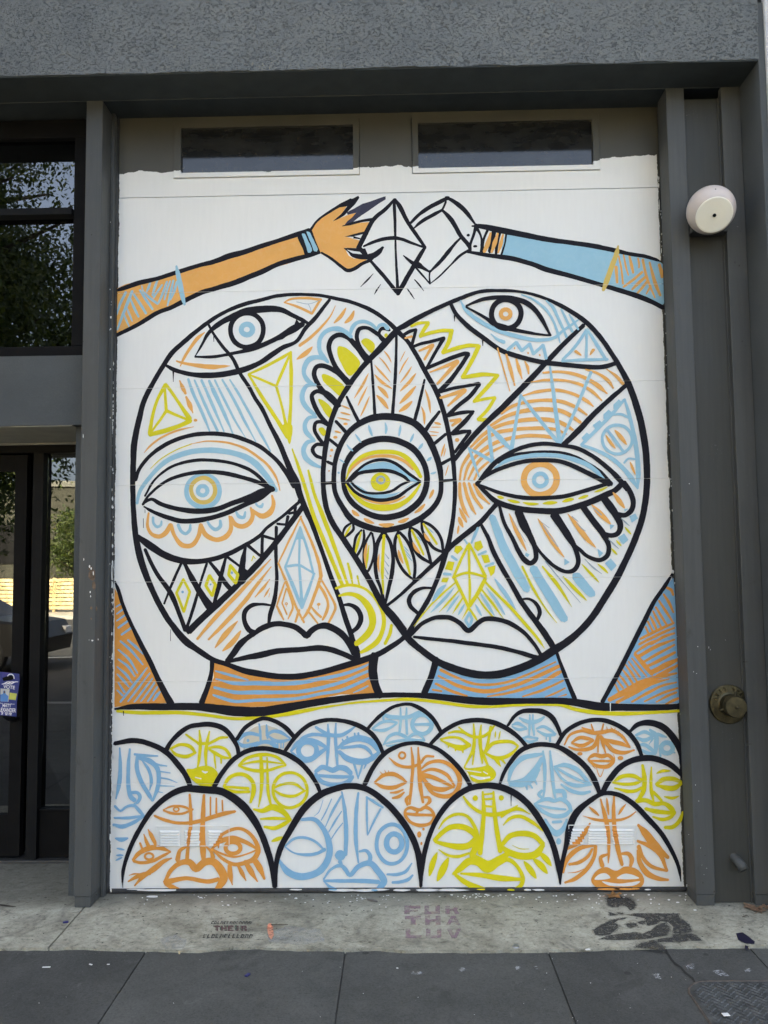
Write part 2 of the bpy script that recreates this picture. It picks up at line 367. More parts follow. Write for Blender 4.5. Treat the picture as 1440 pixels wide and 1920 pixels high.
lint = stucco_sheet('lintel', -4.5, XR+.003, ZS, 5.6, -.41, -.385, 560, 60, M_stucco)
box('upper_wall', (XL, -.405, 5.6), (XR, 9.0, 14.0), M_stucco, bld, 0)
box('floor_slab', (-4.5, -.3845, ZS+.052), (XR, 9.0, 5.598), M_stucco, bld, 0)
box('upper_wall', (XL, -.40, ZS+.005), (-4.502, 9.0, 5.598), M_stucco, bld, 0)
# dark soffits
box('soffit', (-4.4, -.405, ZS-.006), (XR-.004, -.186, ZS+.03), M_soffit, bld, 0)
box('soffit', (-4.4, -.1855, ZS+.004), (XR-.004, .06, ZS+.05), M_soffit, bld, 0)
box('soffit_bead', (-4.4, -.1905, ZS-.0085), (1.868, -.1862, ZS+.004), plain('bead_paint', (.055, .06, .06), .7), bld, .001)
# right pier: inner reveal and narrow front face
pier = box('pier', (1.871, -.41, 0), (1.905, .6, ZS+.3), M_stucco2, bld, .004)
box('wall_behind', (1.905, -.395, 0), (1.97, 9, 5), M_stucco2, bld, 0)
# timber pillars
def pillar(x0, x1, yb, foot=True):
    p = box('pillar', (x0, -.19, .055), (x1, yb, ZS-.004), M_trim, bld, .003)
    if foot: box('pillar_foot', (x0+.003, -.186, 0), (x1-.003, yb, .053), M_trim, bld, .004)
pillar(-1.617, -1.529, -.02)
pillar(1.479, 1.575, -.055)
pillar(1.769, 1.869, -.148)
box('door_jamb', (-1.5285, -.062, 0), (-1.5105, .02, ZS), M_trim, bld, .002)
box('door_seal', (-1.510, -.030, .01), (-1.5045, .015, ZS), M_rubber, bld, .001)
box('door_seal', (1.4945, -.012, .01), (1.501, .015, ZS), M_rubber, bld, .001)
box('door_jamb', (1.5015, -.019, 0), (1.62, .3, ZS), M_trim, bld, .001)
box('pillar_core', (1.4995, -.0545, 0), (1.5745, -.0195, ZS-.004), M_trim, bld, 0)
# recessed board between the two right pillars
box('recessed_panel', (1.575, -.150, 0), (1.7685, -.05, 4.165), M_panel, bld, .002)
box('lap_strip', (1.7625, -.158, 0), (1.7688, -.1505, 4.165), M_trim, bld, .001)
# wall over the entrance, its underside coloured pale for ground bounce, and the return strip beside it
stucco_sheet('spandrel', -4.5, -1.618, 2.461, 2.838, -.10, .60, 180, 24, M_stucco2, .003, .004)
box('spandrel_soffit', (-4.5, -.092, 2.4555), (-1.7065, .46, 2.4605), M_bounce_soffit, bld, 0)
box('drip_edge', (-4.5, .44, 2.445), (-1.7065, .466, 2.4553), plain('pale_caulk', (.30, .29, .27), .7), bld, .004)
box('return_wall', (-1.7060, -.04, 0), (-1.6172, .60, 2.4600), M_stucco2, bld, .003)
# interior darkness of the shop behind both glazed openings
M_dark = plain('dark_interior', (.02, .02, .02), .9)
M_floor_in = plain('interior_floor', (.05, .045, .04), .6)
room = bmesh.new()
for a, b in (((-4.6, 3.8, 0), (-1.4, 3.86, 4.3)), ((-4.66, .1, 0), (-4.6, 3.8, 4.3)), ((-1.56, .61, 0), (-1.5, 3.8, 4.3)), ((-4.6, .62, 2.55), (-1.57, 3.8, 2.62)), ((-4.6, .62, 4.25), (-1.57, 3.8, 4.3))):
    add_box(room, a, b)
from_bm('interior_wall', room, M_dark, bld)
box('interior_floor', (-4.6, .62, -.02), (-1.57, 3.8, .004), M_floor_in, bld, 0)
box('roof', (XL, -.40, 14.0), (XR, 9.0, 14.1), M_ground, bld, 0)
box('side_wall', (XL, .05, 0), (-4.66, 9, ZS), M_stucco, bld, 0)
box('back_wall', (-4.66, 8.9, 0), (XR, 9.0, ZS), M_stucco, bld, 0)
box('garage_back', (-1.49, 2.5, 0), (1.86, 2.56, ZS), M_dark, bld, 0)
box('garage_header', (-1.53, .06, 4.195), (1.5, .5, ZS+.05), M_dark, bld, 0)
# shop window above the spandrel
win = empty('window'); win.parent = bld
YW = 0.0
def wbox(n, a, b, m=M_frame, bev=.003): return box(n, a, b, m, win, bev)
wbox('frame', (-4.4, YW-.02, 2.840), (-1.6175, YW+.05, 2.913))
wbox('frame', (-4.4, YW-.02, 4.099), (-1.6175, YW+.05, ZS-.008))
wbox('frame', (-1.748, YW-.02, 2.9135), (-1.6175, YW+.05, 4.0985))
wbox('transom', (-4.4, YW-.045, 3.646), (-1.7485, YW+.05, 3.686), M_frame2)
wbox('pane', (-4.4, YW+.018, 3.6865), (-1.7485, YW+.024, 4.0985), M_glass, 0)
wbox('pane', (-4.4, YW+.018, 2.9135), (-1.7485, YW+.024, 3.6455), M_glass, 0)
wbox('frame', (-2.9, YW-.02, 2.9135), (-2.84, YW+.05, 4.0985))
# entrance door with sidelight, set back under the spandrel
YD = .48
ent = empty('entrance_door', (-2.2, YD, 0)); tag(ent, 'black framed glass entrance door with a narrow sidelight in the recess left of the mural', 'door')
def eb(n, a, b, m=M_frame, bev=.002):
    o = box(n, a, b, m, ent, bev); o.matrix_parent_inverse = Matrix.Translation((2.2, -YD, 0)); return o
eb('head_frame', (-4.4, YD-.03, 2.397), (-1.707, YD+.06, 2.444))
eb('threshold', (-4.4, YD-.06, 0.0005), (-1.707, YD+.06, .016), plain('worn_metal_sill', (.10, .10, .10), .4, .6))
eb('post', (-2.155, YD-.045, .0165), (-2.092, YD+.06, 2.3965), M_frame2)
eb('side_panel', (-2.0915, YD-.012, .0165), (-1.7072, YD+.04, .287))
eb('sill_bead', (-2.0915, YD-.022, .2875), (-1.7072, YD+.03, .296), M_frame2)
eb('sidelight_pane', (-2.0915, YD+.012, .2965), (-1.7072, YD+.018, 2.3965), M_glass, 0)
leaf = bmesh.new()
for a, b in (((-2.271, YD-.025, .03), (-2.200, YD+.02, 2.385)), ((-3.14, YD-.025, .03), (-3.06, YD+.02, 2.385)), ((-3.0595, YD-.025, .03), (-2.2715, YD+.02, .267)), ((-3.0595, YD-.025, 2.287), (-2.2715, YD+.02, 2.385))): add_box(leaf, a, b)
o = from_bm('door_leaf', leaf, M_frame, ent); o.matrix_parent_inverse = Matrix.Translation((2.2, -YD, 0))
dp = eb('door_pane', (-3.0595, YD-.004, .2675), (-2.2715, YD+.002, 2.2865), M_glass, 0)
bm = bmesh.new(); bm2 = lathe([(0, 0), (.016, 0), (.016, .012), (.011, .018), (0, .018)], 16); bm.free()
lk = from_bm('lock', bm2, plain('brass_lock', (.25, .2, .12), .3, 1), ent); lk.matrix_parent_inverse = Matrix.Translation((2.2, -YD, 0))
lk.matrix_world = Matrix.Translation(P(36, 1304, YD-.026)) @ Matrix.Rotation(math.pi/2, 4, 'X')
eb('post', (-3.225, YD-.045, .0165), (-3.150, YD+.06, 2.3965), M_frame2)
eb('side_panel', (-4.4, YD-.012, .0165), (-3.2255, YD+.04, .287))
eb('sidelight_pane', (-4.4, YD+.012, .2875), (-3.2255, YD+.018, 2.3965), M_glass, 0)
hb = bmesh.new(); hx = P(20, 1262, .37).x
tube(hb, [(hx+.01, YD-.02, 1.055), (hx+.005, .42, 1.057), (hx-.01, .385, 1.050), (hx-.03, .372, 1.03), (hx-.05, .37, .99), (hx-.05, .37, .90), (hx-.03, .372, .845), (hx-.005, .385, .825), (hx+.005, .42, .818), (hx+.01, YD-.02, .82)], .011, 10)
hn = from_bm('handle', hb, M_frame2, ent, True); hn.matrix_parent_inverse = Matrix.Translation((2.2, -YD, 0))
# things just inside the windows
tag(box('cardboard_box', (P(58, 620, .12).x, .10, 2.915), (P(121, 620, .12).x, .42, P(90, 596, .12).z), plain('brown_cardboard', (.36, .22, .09), .8), None, .003), 'brown cardboard box standing inside the upper shop window behind the glass', 'box')
bm = bmesh.new(); pz = P(125, 500, .14); tube(bm, [(pz.x, .14, 2.915), (pz.x, .14, 3.645)], .008, 10); tag(from_bm('curtain_pole', bm, plain('steel_pole', (.25, .25, .24), .3, .8), None, True), 'thin upright steel pole just inside the upper shop window', 'pole')

# pale neighbouring building at the right edge
nb = empty('neighbouring_building', (2.4, 0, 0)); tag(nb, 'pale grey rendered wall of the next building, a thin sliver along the right edge', 'building')
def nbb(n, a, b, m):
    o = box(n, a, b, m, nb, .006); o.matrix_parent_inverse = Matrix.Translation((-2.4, 0, 0)); return o
nbb('wall', (1.9055, -.425, 3.35), (9, .2, 13.0), M_pale); nbb('lower_wall', (1.9055, -.42, 0), (9, .2, 3.349), plain('weathered_grey_render', (.30, .31, .31), .8, bmp=.4, bscale=50))

# ------------------------------------------------------------------ garage door
gd = empty('garage_door'); tag(gd, 'white sectional garage door covered by a hand painted mural of two overlapping heads', 'garage door')
JZ = [P(x, y).z for x, y in ((720, 362), (720, 541.5), (720, 721.5), (720, 903.5), (720, 1086.5), (720, 1274.5), (720, 1467))]
zz = [.010] + JZ[::-1] + [4.23]
DX0, DX1 = -1.5035, 1.494
def door_panel(z0, z1):
    g = .00012; c = .0021
    prof = [(z0+g, c), (z0+g+c*.55, 0), (z1-g-c*.55, 0), (z1-g, c)]      # (z, y) with eased edges
    vv = []
    for x in (DX0, DX1):
        for z, y in prof: vv.append((x, y, z))
        vv += [(x, .045, z1-g), (x, .045, z0+g)]
    n = 6; ff = [tuple(range(n))[::-1], tuple(range(n, 2*n))]
    for i in range(n): ff.append((i, (i+1) % n, n+(i+1) % n, n+i))
    bm = bmesh.new(); V = [bm.verts.new(v) for v in vv]
    for f in ff: bm.faces.new([V[i] for i in f])
    bmesh.ops.recalc_face_normals(bm, faces=bm.faces); return bm
for i in range(7): from_bm('door_panel', door_panel(zz[i], zz[i+1]), M_door, gd)
# top section built round its two window openings
WN = [(327, 233, 340, 243, 662, 319, 673, 331), (773, 220, 784, 230.5, 1111, 309, 1123, 319)]
wr = []
for a in WN:
    x0 = P(a[0], 280).x; x1 = P(a[6], 270).x; gx0 = P(a[2], 280).x; gx1 = P(a[4], 270).x
    cx = (a[2]+a[4])/2
    wr.append((x0, x1, gx0, gx1))
wz0, wz1 = P(500, 331).z, P(500, 227.5).z; gz0, gz1 = P(500, 322.5).z, P(500, 238.5).z
tz0, tz1 = JZ[0]+.0009, 4.23
bm = bmesh.new()
def pl(x0, x1, z0, z1): add_box(bm, (x0, 0, z0), (x1, .045, z1))
pl(DX0, DX1, tz0+.002, wz0-.003); pl(DX0, DX1, wz1+.003, tz1)
pl(DX0, wr[0][0]-.003, wz0-.003, wz1+.003); pl(wr[0][1]+.003, wr[1][0]-.003, wz0-.003, wz1+.003); pl(wr[1][1]+.003, DX1, wz0-.003, wz1+.003)
from_bm('door_panel', bm, M_door, gd)
for x0, x1, gx0, gx1 in wr:
    wd = empty('window'); wd.parent = gd
    bm = bmesh.new()
    for (a, b, c, d) in ((x0, x1, wz0, gz0), (x0, x1, gz1, wz1), (x0, gx0, gz0, gz1), (gx1, x1, gz0, gz1)):
        add_box(bm, (a, -.009, c), (b, .03, d))
    from_bm('frame', bm, M_door, wd)
    box('pane', (gx0-.001, .012, gz0-.001), (gx1+.001, .018, gz1+.001), M_dglass, wd, 0)
    box('gasket', (gx0, -.0005, gz0), (gx1, .006, gz0+.006), M_rubber, wd, .001)
seal = box('bottom_seal', (DX0, -.018, .002), (DX1, .03, .0215), M_rubber, gd, .006)

# ------------------------------------------------------------------ mural strokes
MURAL = """
@painted_arm|orange painted arm with blue wristband reaching from the left edge
of 215,546 300,520 343,506 400,489 488,463 558,443 565,455 573,478 488,510 440,528 420,535 380,548 348,562 312,580 264,604 215,630
b6 236,548,5 226,568,5 219,590,3
b6 248,546,5 236,576,6 220,618,4
b5 244,560,4 252,578,5 260,594,4
b5 251,552,4 263,570,5 274,588,4
b5 262,544,4 274,562,5 286,580,4
b5 270,548,4 282,560,5 296,570,4
b4 237,576,3 243,590,4 248,602,3
b4 233,590,3 237,601,4 242,612,3
b4 266,536,3 268,546,3
b5 282,530,4 279,538,5 275,547,3
b5 296,524,4 290,540,5 286,554,4
b4 304,534,3 296,546,4 288,558,4
b5 313,528,4 306,548,5 297,568,4
b4 319,527,3 313,545,4 308,562,3
b5 325,526,4 320,548,5 314,573,3
b5 332,528,4 327,545,5 320,562,3
k8 213,547,2 230,541,8 260,531,9 296,522,8 340,508,8 376,497,8 400,491,9 430,480,11 460,472,10 488,462,9 520,452,8 556,440,9 580,431,7
k8 215,631,4 220,628,7 260,608,8 296,586,8 320,577,8 340,567,9 380,548,9 400,542,9 440,530,10 470,518,10 488,511,10 520,496,9 560,484,9 580,479,8 600,473,6
b9 331,499,4 334,515,9 338,535,10 342,555,9 346,571,5
@@painted_wristband
kf 558,441 584,431 590,446 596,458 603,473 588,478 573,480 568,467 562,455
bf 566,438 571,438 577,450 583,462 585,470 582,474 578,474 574,462 569,448
bf 575,434 580,435 586,446 592,458 596,468 594,472 589,471 584,458 578,444
@@painted_hand
oF 583,426 598,410 620,396 640,385 651,385 640,402 624,415 650,404 668,399 660,412 642,424 672,418 697,416 686,437 666,441 650,444 674,451 671,465 646,465 654,480 664,485 692,483 676,496 654,507 645,505 620,487 602,476 592,452
k5 583,430,5 592,417,4 602,408,4 620,396,5 640,384,6 658,374,4
kF 630,390 650,378 672,367 674,371 666,383 652,397 646,404 634,411 624,415 640,401 651,387
nF 650,398 664,391 680,382 694,378 710,372 723,368 723,374 710,382 690,396 672,408 660,418 646,422 652,414 660,408 668,399 652,403
k6 642,424,2 660,419,5 680,414,5 700,411,6 706,409,4
kF 646,444 663,439 684,434 690,440 685,446 664,444
kF 665,440 688,434 684,450 662,447
wF 664,443 680,439 677,447
kF 644,465 660,465 685,466 690,478 680,484 664,480 654,474
wF 650,468 665,471 680,473 679,477 660,475
k8 654,472,3 662,479,7 680,482,9 698,480,11 710,473,10 718,464,5
k6 603,474,4 620,484,5 640,500,6 652,507,7 664,504,7 680,494,6 694,488,6 700,482,6
@painted_crystal|painted outline crystal held between the two hands
k7 740,374,5 722,393,7 702,410,8 686,437,9 672,466,9
k7 740,374,6 750,388,9 760,408,8 768,422,7 784,445,7 797,464,6
k7 672,464,9 682,474,8 694,488,6 718,516,7 744,548,7
k7 797,464,6 788,478,8 780,492,9 768,512,9 757,532,9 746,551,8
k6 739,376,6 740,400,6 741,430,5 742,470,4 744,510,5 746,548,7
k6 682,462,4 700,454,6 720,448,7 741,446,8
k5 741,446,7 755,449,6 775,457,5 796,464,4
k6 756,479,2 764,486,5 775,494,8 784,497,12 794,503,6 806,510,4
k4l 778,500,4 806,532,3
k4 806,508,4 805,520,3 806,532,4
k3 700,513,1 688,526,3 676,538,1
k3 714,533,1 706,545,3 702,552,1
k3 777,524,2 786,534,3 795,546,1
k2 765,542,1 771,552,3 777,561,1
k2 763,541,1 767,547,2
@painted_arm|blue painted arm with orange striped cuff reaching from the right edge
bf 950,440 1000,449 1068,458 1116,465 1150,471 1200,483 1243,496 1243,571 1200,553 1160,541 1120,529 1068,513 1020,502 943,478
o5 1169,478,3 1173,498,4 1178,516,3
o6 1180,480,4 1184,497,6 1187,512,4
o5 1196,484,3 1198,493,4 1198,502,3
o6 1205,487,5 1212,518,5 1220,540,4 1228,558,3
o7 1218,492,4 1228,530,7 1238,554,5
o8 1236,496,5 1240,510,7 1241,520,5
o5 1160,480,3 1165,505,4 1168,532,4
o6 1155,500,6 1157,530,5
o5 1204,510,5 1188,524,5 1169,538,4
o5 1212,518,5 1198,530,6 1185,543,4
o5 1215,526,5 1205,538,5 1195,550,4
o4 1220,536,4 1212,551,3
k10 885,424,3 900,424,9 930,430,12 980,440,11 1020,448,10 1068,455,9 1116,462,9 1150,469,9 1180,476,7 1210,481,7 1230,487,6 1240,491,2
k10 875,472,5 910,478,8 960,485,9 1000,496,9 1020,504,10 1068,517,9 1120,532,8 1160,544,9 1200,557,10 1224,567,9 1243,577,9
m9 1159,461,3 1156,475,9 1147,500,10 1138,525,10 1131,544,6
@@painted_cuff
k6 914,432,5 908,446,5 904,460,7 905,472,6
k9 926,436,9 922,455,9 918,472,7
k6 937,437,6 932,456,6 930,476,5
k4 949,438,4 947,455,3 940,478,4
o8 920,437,4 914,458,9 908,472,6
o7 933,438,4 928,455,8 922,473,5
o6 943,440,4 939,458,7 934,474,3
@@painted_hand
k7 770,418,5 784,404,6 800,392,8 820,381,8 841,371,7
k7 836,370,5 848,376,7 862,386,9 876,400,8 892,422,4
k6 776,428,3 786,419,6 796,412,7 814,402,7 829,394,5
k5 836,378,4 832,388,4 829,394,4
k7 829,394,5 846,412,9 863,441,8 880,462,8 882,470,4
k6 864,446,4 852,458,5 840,473,8 824,492,7 806,510,4
k7 893,422,7 888,440,5 882,458,5 881,470,7
k5 893,426,6 902,444,4 903,460,4 901,472,3
k4 878,470,5 862,480,5 842,500,3 824,518,3 808,531,2
k. 878,441,3,2.6
k. 891,462,4,2.4
@painted_head|big painted head on the left overlapping the other one
k9c 744,620,9 728,604,8 700,584,8 660,567,7 630,560,7 600,554,6 560,552,6 520,555,7 488,563,7 460,570,8 420,586,7 380,612,8 344,642,9 324,660,9 306,686,9 286,720,9 270,752,10 260,790,11 252,830,12 250,870,11 249,905,10 250,950,10 254,1000,11 262,1042,13 276,1084,12 290,1116,11 304,1143,11 320,1168,11 347,1201,14 370,1218,11 400,1237,10 424,1245,9 460,1258,11 480,1262,12 520,1268,11 560,1268,11 600,1261,11 650,1247,12 680,1238,12 710,1226,11 734,1212,10 752,1200,9 764,1188,10 780,1162,9 804,1122,9 820,1086,9 834,1044,10 843,1010,9 850,966,8 853,920,8 852,890,8 848,850,9 841,812,9 834,780,9 820,738,10 798,698,9 782,668,9 764,640,8
k9 306,682,5 328,694,8 360,702,9 390,704,11 430,700,11 460,692,11 488,680,9 510,665,10 530,652,9 556,640,7 574,614,8 590,598,8 604,580,7 618,562,6
k5 390,607,5 402,628,5 416,648,6 436,672,7 450,700,7 466,724,7 478,746,7 490,764,8 506,796,8 526,836,10 544,880,11 556,906,14 562,926,12 572,952,11 584,980,9 604,1034,8 620,1080,9 636,1122,9 650,1166,10 660,1196,10 667,1222,16 672,1240,10
k2 401,630,2 401,641,1
k2 325,694,4 325,705,2 325,716,1
o7 384,623,2 370,635,7 355,655,6 345,672,5 338,687,2
o8 331,677,3 345,681,5 375,686,8 400,688,9 418,687,6 432,686,1
o5 533,567,2 545,561,4 575,559,5 602,562,5
o5 601,562,5 593,575,5 585,588,5
o5 585,588,5 560,576,5 533,567,3
g1 556,566,1 578,570,1 600,563,1
g1 578,570,1 582,578,1 584,586,1
o4 629,573,1 620,592,3 602,614,5 582,633,6 562,648,6
o7t 649,577 640,592 626,606
o8t 664,582 658,596 646,606
o9t 586,650 575,661 556,674
y6 466,702,4 500,686,6 530,670,6 546,660,4
y6 545,660,5 546,700,7 545,760,6 541,818,8
y6 466,702,4 490,742,7 516,782,7 540,820,9
y5 545,662,4 530,696,6 518,724,5
y5 466,702,3 495,714,5 518,724,5
y5 518,724,5 528,760,5 538,805,6
yf 531,796 547,796 546,825 543,833 538,822
y7 311,721,8 295,750,6 285,785,6 281,813,8
y7 312,722,6 332,750,6 356,786,9
y9 281,815,8 312,807,9 340,797,8 357,789,9
y6 309,727,5 312,770,6
y6 312,770,6 332,779,5 352,787,5
y6 312,770,6 300,788,5 285,808,4
o8 337,714,3 343,728,8 348,738,5
o9 349,744,4 356,760,9 362,775,2
o. 366.6,788,3.4,3
o4 364,800,1 330,808,4 300,822,4 282,836,4 270,849,1
b6 353,711,5 360,732,6 380,776,6 393,808,3
b6 365,713,4 386,762,6 408,808,5
b6 378,713,5 398,758,6 420,809,3
b7 392,714,5 402,736,8 418,770,7 438,816,3
b5 403,713,4 425,758,5 445,796,4 462,823,1
b6 417,712,4 436,745,6 458,788,5 480,829,2
b5 431,712,3 446,736,5 474,786,5 490,815,5 507,846,3
k9 254,900,7 260,882,7 280,856,7 310,834,8 350,818,8 390,813,8 430,816,8 460,825,8 488,838,8 504,850,8 520,864,8 538,888,9 552,912,10
@@painted_eye|forehead eye of the left painted head
k9 366,668,2 380,644,5 390,626,7 410,608,10 440,592,12 460,584,13 488,580,13 510,579,12 530,582,10 550,592,8 566,600,8 579,607,5
k8 366,669,4 400,669,6 440,662,6 470,655,9 492,647,9 520,634,9 550,617,14 568,608,10
kF 498,646 530,636 566,612 556,598 548,618 520,634
k9* 463,619,31,32
b10* 463,618,10.5,10
@@painted_eye|large lower eye of the left painted head
y2 282,879,1 300,862,2 330,844,2 360,832,2
o5 356,833,1 375,829,2 390,827,3 430,831,4 460,841,5 488,860,5 500,870,5 514,888,5 521,904,3 525,920,2
b9 257,944,5 262,922,7 280,896,8 310,866,9 350,849,10 390,844,10 430,848,10 460,857,11 480,870,12 496,888,11 508,904,10 518,920,7
k6 272,930,4 290,900,4 320,876,5 360,864,6 400,863,6 440,870,6 470,882,7 488,896,7 504,914,8
b9* 381,921,31,30
m8* 381,919,22.5,23
b8* 380,920,9,9
k8 268,946,5 280,928,5 312,902,6 350,889,7 390,885,8 430,889,8 488,906,8 512,918,10
k9 269,944,4 284,936,6 300,944,8 320,951,8 360,958,10 400,956,10 440,942,9 464,934,11 488,924,14 511,915,8
k9 270,950,3 284,958,6 300,965,8 320,972,9 340,977,9 370,976,10 400,970,9 430,960,9 460,946,9 488,934,9 510,918,7
k1 272,955,1 272,962,1
k1 269,972,1 269,990,1
o7 279,962,4 277,975,5 277,988,6 284,1001,7 298,1006,8 311,999,9 320,984,8
o8 320,984,8 328,1006,7 342,1022,9 360,1022,9 372,1006,8 377,984,8
o8 377,986,8 386,1003,9 406,1012,9 424,1006,10 433,992,8 430,968,4
o8 433,970,7 441,983,9 454,987,9 468,980,9 474,966,8 470,952,4
o8 473,955,4 480,962,7 492,968,10 506,961,11 513,946,8 510,929,4
b6 287,970,5 288,981,5 295,988,6 302,984,5 303,977,3
b6 334,984,6 340,996,6 348,1001,6 356,994,6 357,984,4
b7 389,978,4 394,986,6 404,993,7 413,987,7 413,976,5
b7 443,960,4 448,968,7 457,970,7 460,960,4
b6 480,944,4 484,949,4 490,950,7 493,944,3
@@painted_teeth|row of lattice teeth painted under the left eye
k12 258,1006,10 280,1022,14 310,1041,13 340,1051,12 370,1053,10 400,1048,9 430,1038,9 460,1022,8 488,1004,7 500,990,6 530,968,6 560,942,6
k12 568,950,10 556,966,10 544,982,10 520,1014,11 492,1048,11 480,1061,12 450,1092,11 424,1118,12 400,1140,13 376,1162,12 354,1184,13
k8 272,1030,6 282,1052,7 296,1078,8 320,1112,10 336,1150,8 348,1182,8
k5 340,1056,5 322,1096,5 308,1132,4
k13 346,1056,7 362,1088,11 380,1118,13 394,1138,16
k7 388,1056,5 375,1096,5 364,1136,6 350,1178,6
k9 392,1052,6 414,1080,8 424,1095,9 434,1106,9
k8 424,1044,5 416,1074,8 410,1100,9 401,1134,6
k6 426,1044,5 450,1062,5 466,1074,6
k13 460,1026,6 455,1056,11 452,1090,18
k6 464,1022,6 488,1042,5
k6l 492,1006,6 491,1040,6
k6l 490,1004,6 518,1012,5
k6l 518,988,6 518,1012,6
k5l 520,982,5 537,984,5
k5l 540,968,6 537,982,5
k5l 542,963,5 556,960,5
k5l 554,950,6 552,966,5
k5l 560,938,5 568,946,4
y5cl 344,1086 356,1110 345,1147 331,1112
B. 342.4,1110,2.6,2.6
y6cl 393,1079 404,1096 398,1117 386,1098
B. 395,1096,2,2
y6cl 432,1060 446,1078 442,1093 429,1078
B. 435,1074,2.4,2.4
y2l 472,1052 475,1042 479,1048
k1 320,1180,1 320,1202,1
@@painted_nose|painted nose of the left head with crystal pattern
k8 517,1020,7 518,1058,6 519,1088,7 514,1128,9 507,1150,8 504,1168,6
k8 509,1135,4 490,1133,5 472,1135,8 460,1146,9 458,1162,9 468,1182,10 482,1186,7
o8 508,1048,2 480,1078,6 440,1120,8 400,1162,8 370,1198,5
o8 509,1062,2 482,1096,6 460,1126,8 420,1170,8 391,1199,4
o7 506,1086,2 492,1104,6 478,1120,2
o4 506,1102,1 500,1112,4 495,1120,1
o3 506,1112,1 504,1120,1
o10t 446,1164 424,1188 403,1215
o10t 452,1182 438,1202 417,1221
o4 565,968,3 543,1012,4 523,1054,3
o5 563,969,4 584,1016,5 598,1056,6 602,1080,7
o4 522,1056,4 538,1094,5 556,1140,5 570,1167,4
o6 602,1080,7 592,1110,6 578,1145,6 566,1162,4
b4 563,988,4 549,1026,4 535,1063,4
b5 563,990,4 577,1032,5 588,1076,4
b5 562,992,5 561,1061,4
b4 534,1063,4 545,1061,5 561,1060,5 575,1067,4 590,1076,4
b6 535,1064,5 550,1100,7 566,1140,5
b5 588,1078,4 577,1110,6 566,1140,5
b5 561,1061,5 564,1100,5 566,1138,8
bf 563,986 570,1012 563,1010 556,1012
o4 534,1092,3 526,1114,4 519,1136,3
o4 519,1136,4 526,1150,5 532,1162,3
o3l 537,1103 529,1131 538,1152
o4 538,1104,2 549,1138,4 545,1150,4 540,1161,2
o5 561,1144,5 554,1166,4
o5 598,1097,3 590,1118,4 583,1137,3
o4 583,1137,3 592,1148,5 602,1157,5
o5 598,1097,5 608,1112,6 615,1132,5 612,1148,6 605,1162,4
o5 602,1086,4 618,1114,4 629,1138,5 624,1152,5 616,1168,4
o4 576,1144,4 586,1156,4 596,1169,3
o2* 537,1132,2,2
o1 537,1133,1 537,1138,1
o. 597.6,1133,3.5,3
o1 597,1133,1 597,1142,1
@@painted_lips|painted lips of the left head
k12 482,1184,9 464,1196,10 450,1208,12 440,1222,12 426,1240,10
k11 474,1192,6 486,1181,10 500,1174,11 514,1170,10 530,1170,10 554,1176,11 568,1186,11 575,1192,12 582,1184,11 594,1176,11 610,1173,12 622,1177,13 640,1188,13 654,1205,12 664,1226,10
k10 430,1240,7 456,1234,9 488,1228,12 520,1221,11 560,1218,10 600,1215,11 620,1218,11 650,1229,10 670,1239,8
@@painted_stripes|yellow rays and rings beside the left head's nose
y7 548,842,3 560,876,6 574,920,7 590,972,8 610,1020,8 628,1064,7 642,1097,7
y7 578,882,4 584,905,6 590,928,6 604,964,8 620,1006,8 638,1056,7 652,1096,5
y6 652,1056,4 658,1078,5 661,1094,3
y4 670,1080,4 674,1098,3
y6 630,1103,5 645,1098,6 660,1097,6 684,1104,5 700,1118,5 714,1140,6 720,1162,8 716,1186,8 706,1204,10 690,1216,9 677,1223,6
y12 636,1117,4 648,1114,7 660,1114,8 676,1121,10 690,1136,13 698,1155,14 698,1172,13 690,1188,13 680,1198,12 668,1207,10
y6 734,1172,6 731,1188,7 722,1207,6
k9 640,1135,4 656,1134,7 670,1142,9 677,1158,10 671,1175,9 658,1186,8
@@painted_neck|striped orange and blue neck of the left head
OF 399,1240 430,1248 470,1261 520,1267 560,1267 620,1258 660,1246 696,1233 695,1260 703,1301 640,1302 580,1313 520,1324 450,1326 380,1322 392,1290 401,1270
B6 404,1258,3 422,1263,5 440,1268,5 465,1275,3
B7 405,1273,3 440,1281,7 480,1281,8 520,1282,8 560,1280,8 600,1273,7 640,1265,6 680,1251,5 692,1245,3
B7 402,1289,5 440,1298,7 480,1298,8 520,1298,7 560,1297,7 600,1290,7 640,1279,6 691,1258,5
B6 400,1303,4 420,1310,6 440,1315,6 480,1313,6 520,1312,6 560,1309,6 600,1301,6 640,1294,6 680,1277,6 692,1271,3
B4 662,1299,2 676,1293,4 690,1286,3
k10 398,1236,9 397,1256,8 392,1280,9 378,1318,11
k16 701,1230,18 699,1260,17 704,1284,15 712,1304,15
@painted_shoulder|small orange triangle with blue hatching at the left edge
OF 215,1103 225,1120 236,1150 250,1186 268,1222 290,1270 314,1318 260,1320 215,1326
B5 218,1138,3 226,1133,3
B5 219,1151,3 230,1143,4
B5 219,1164,3 236,1152,4
B5 222,1177,4 242,1163,4
B5 228,1190,4 248,1176,4
B5 226,1202,4 246,1220,5 268,1246,3
B5 240,1200,4 254,1212,5 268,1226,3
B5 222,1218,3 242,1236,5 258,1262,3
B5 222,1236,3 240,1250,5 253,1268,3
B5 220,1250,3 236,1264,5 248,1280,3
B5 220,1264,3 232,1276,5 242,1288,3
B4 222,1280,3 234,1298,4
B4 220,1294,3 230,1304,4
B5 276,1252,3 250,1286,5 226,1316,4
B5 281,1262,3 258,1292,4 240,1315,3
B5 286,1272,3 266,1298,4 252,1316,3
B5 290,1280,4 276,1300,4 264,1315,3
B5 295,1288,4 286,1302,4 277,1315,3
B6 300,1297,4 294,1304,6 288,1313,4
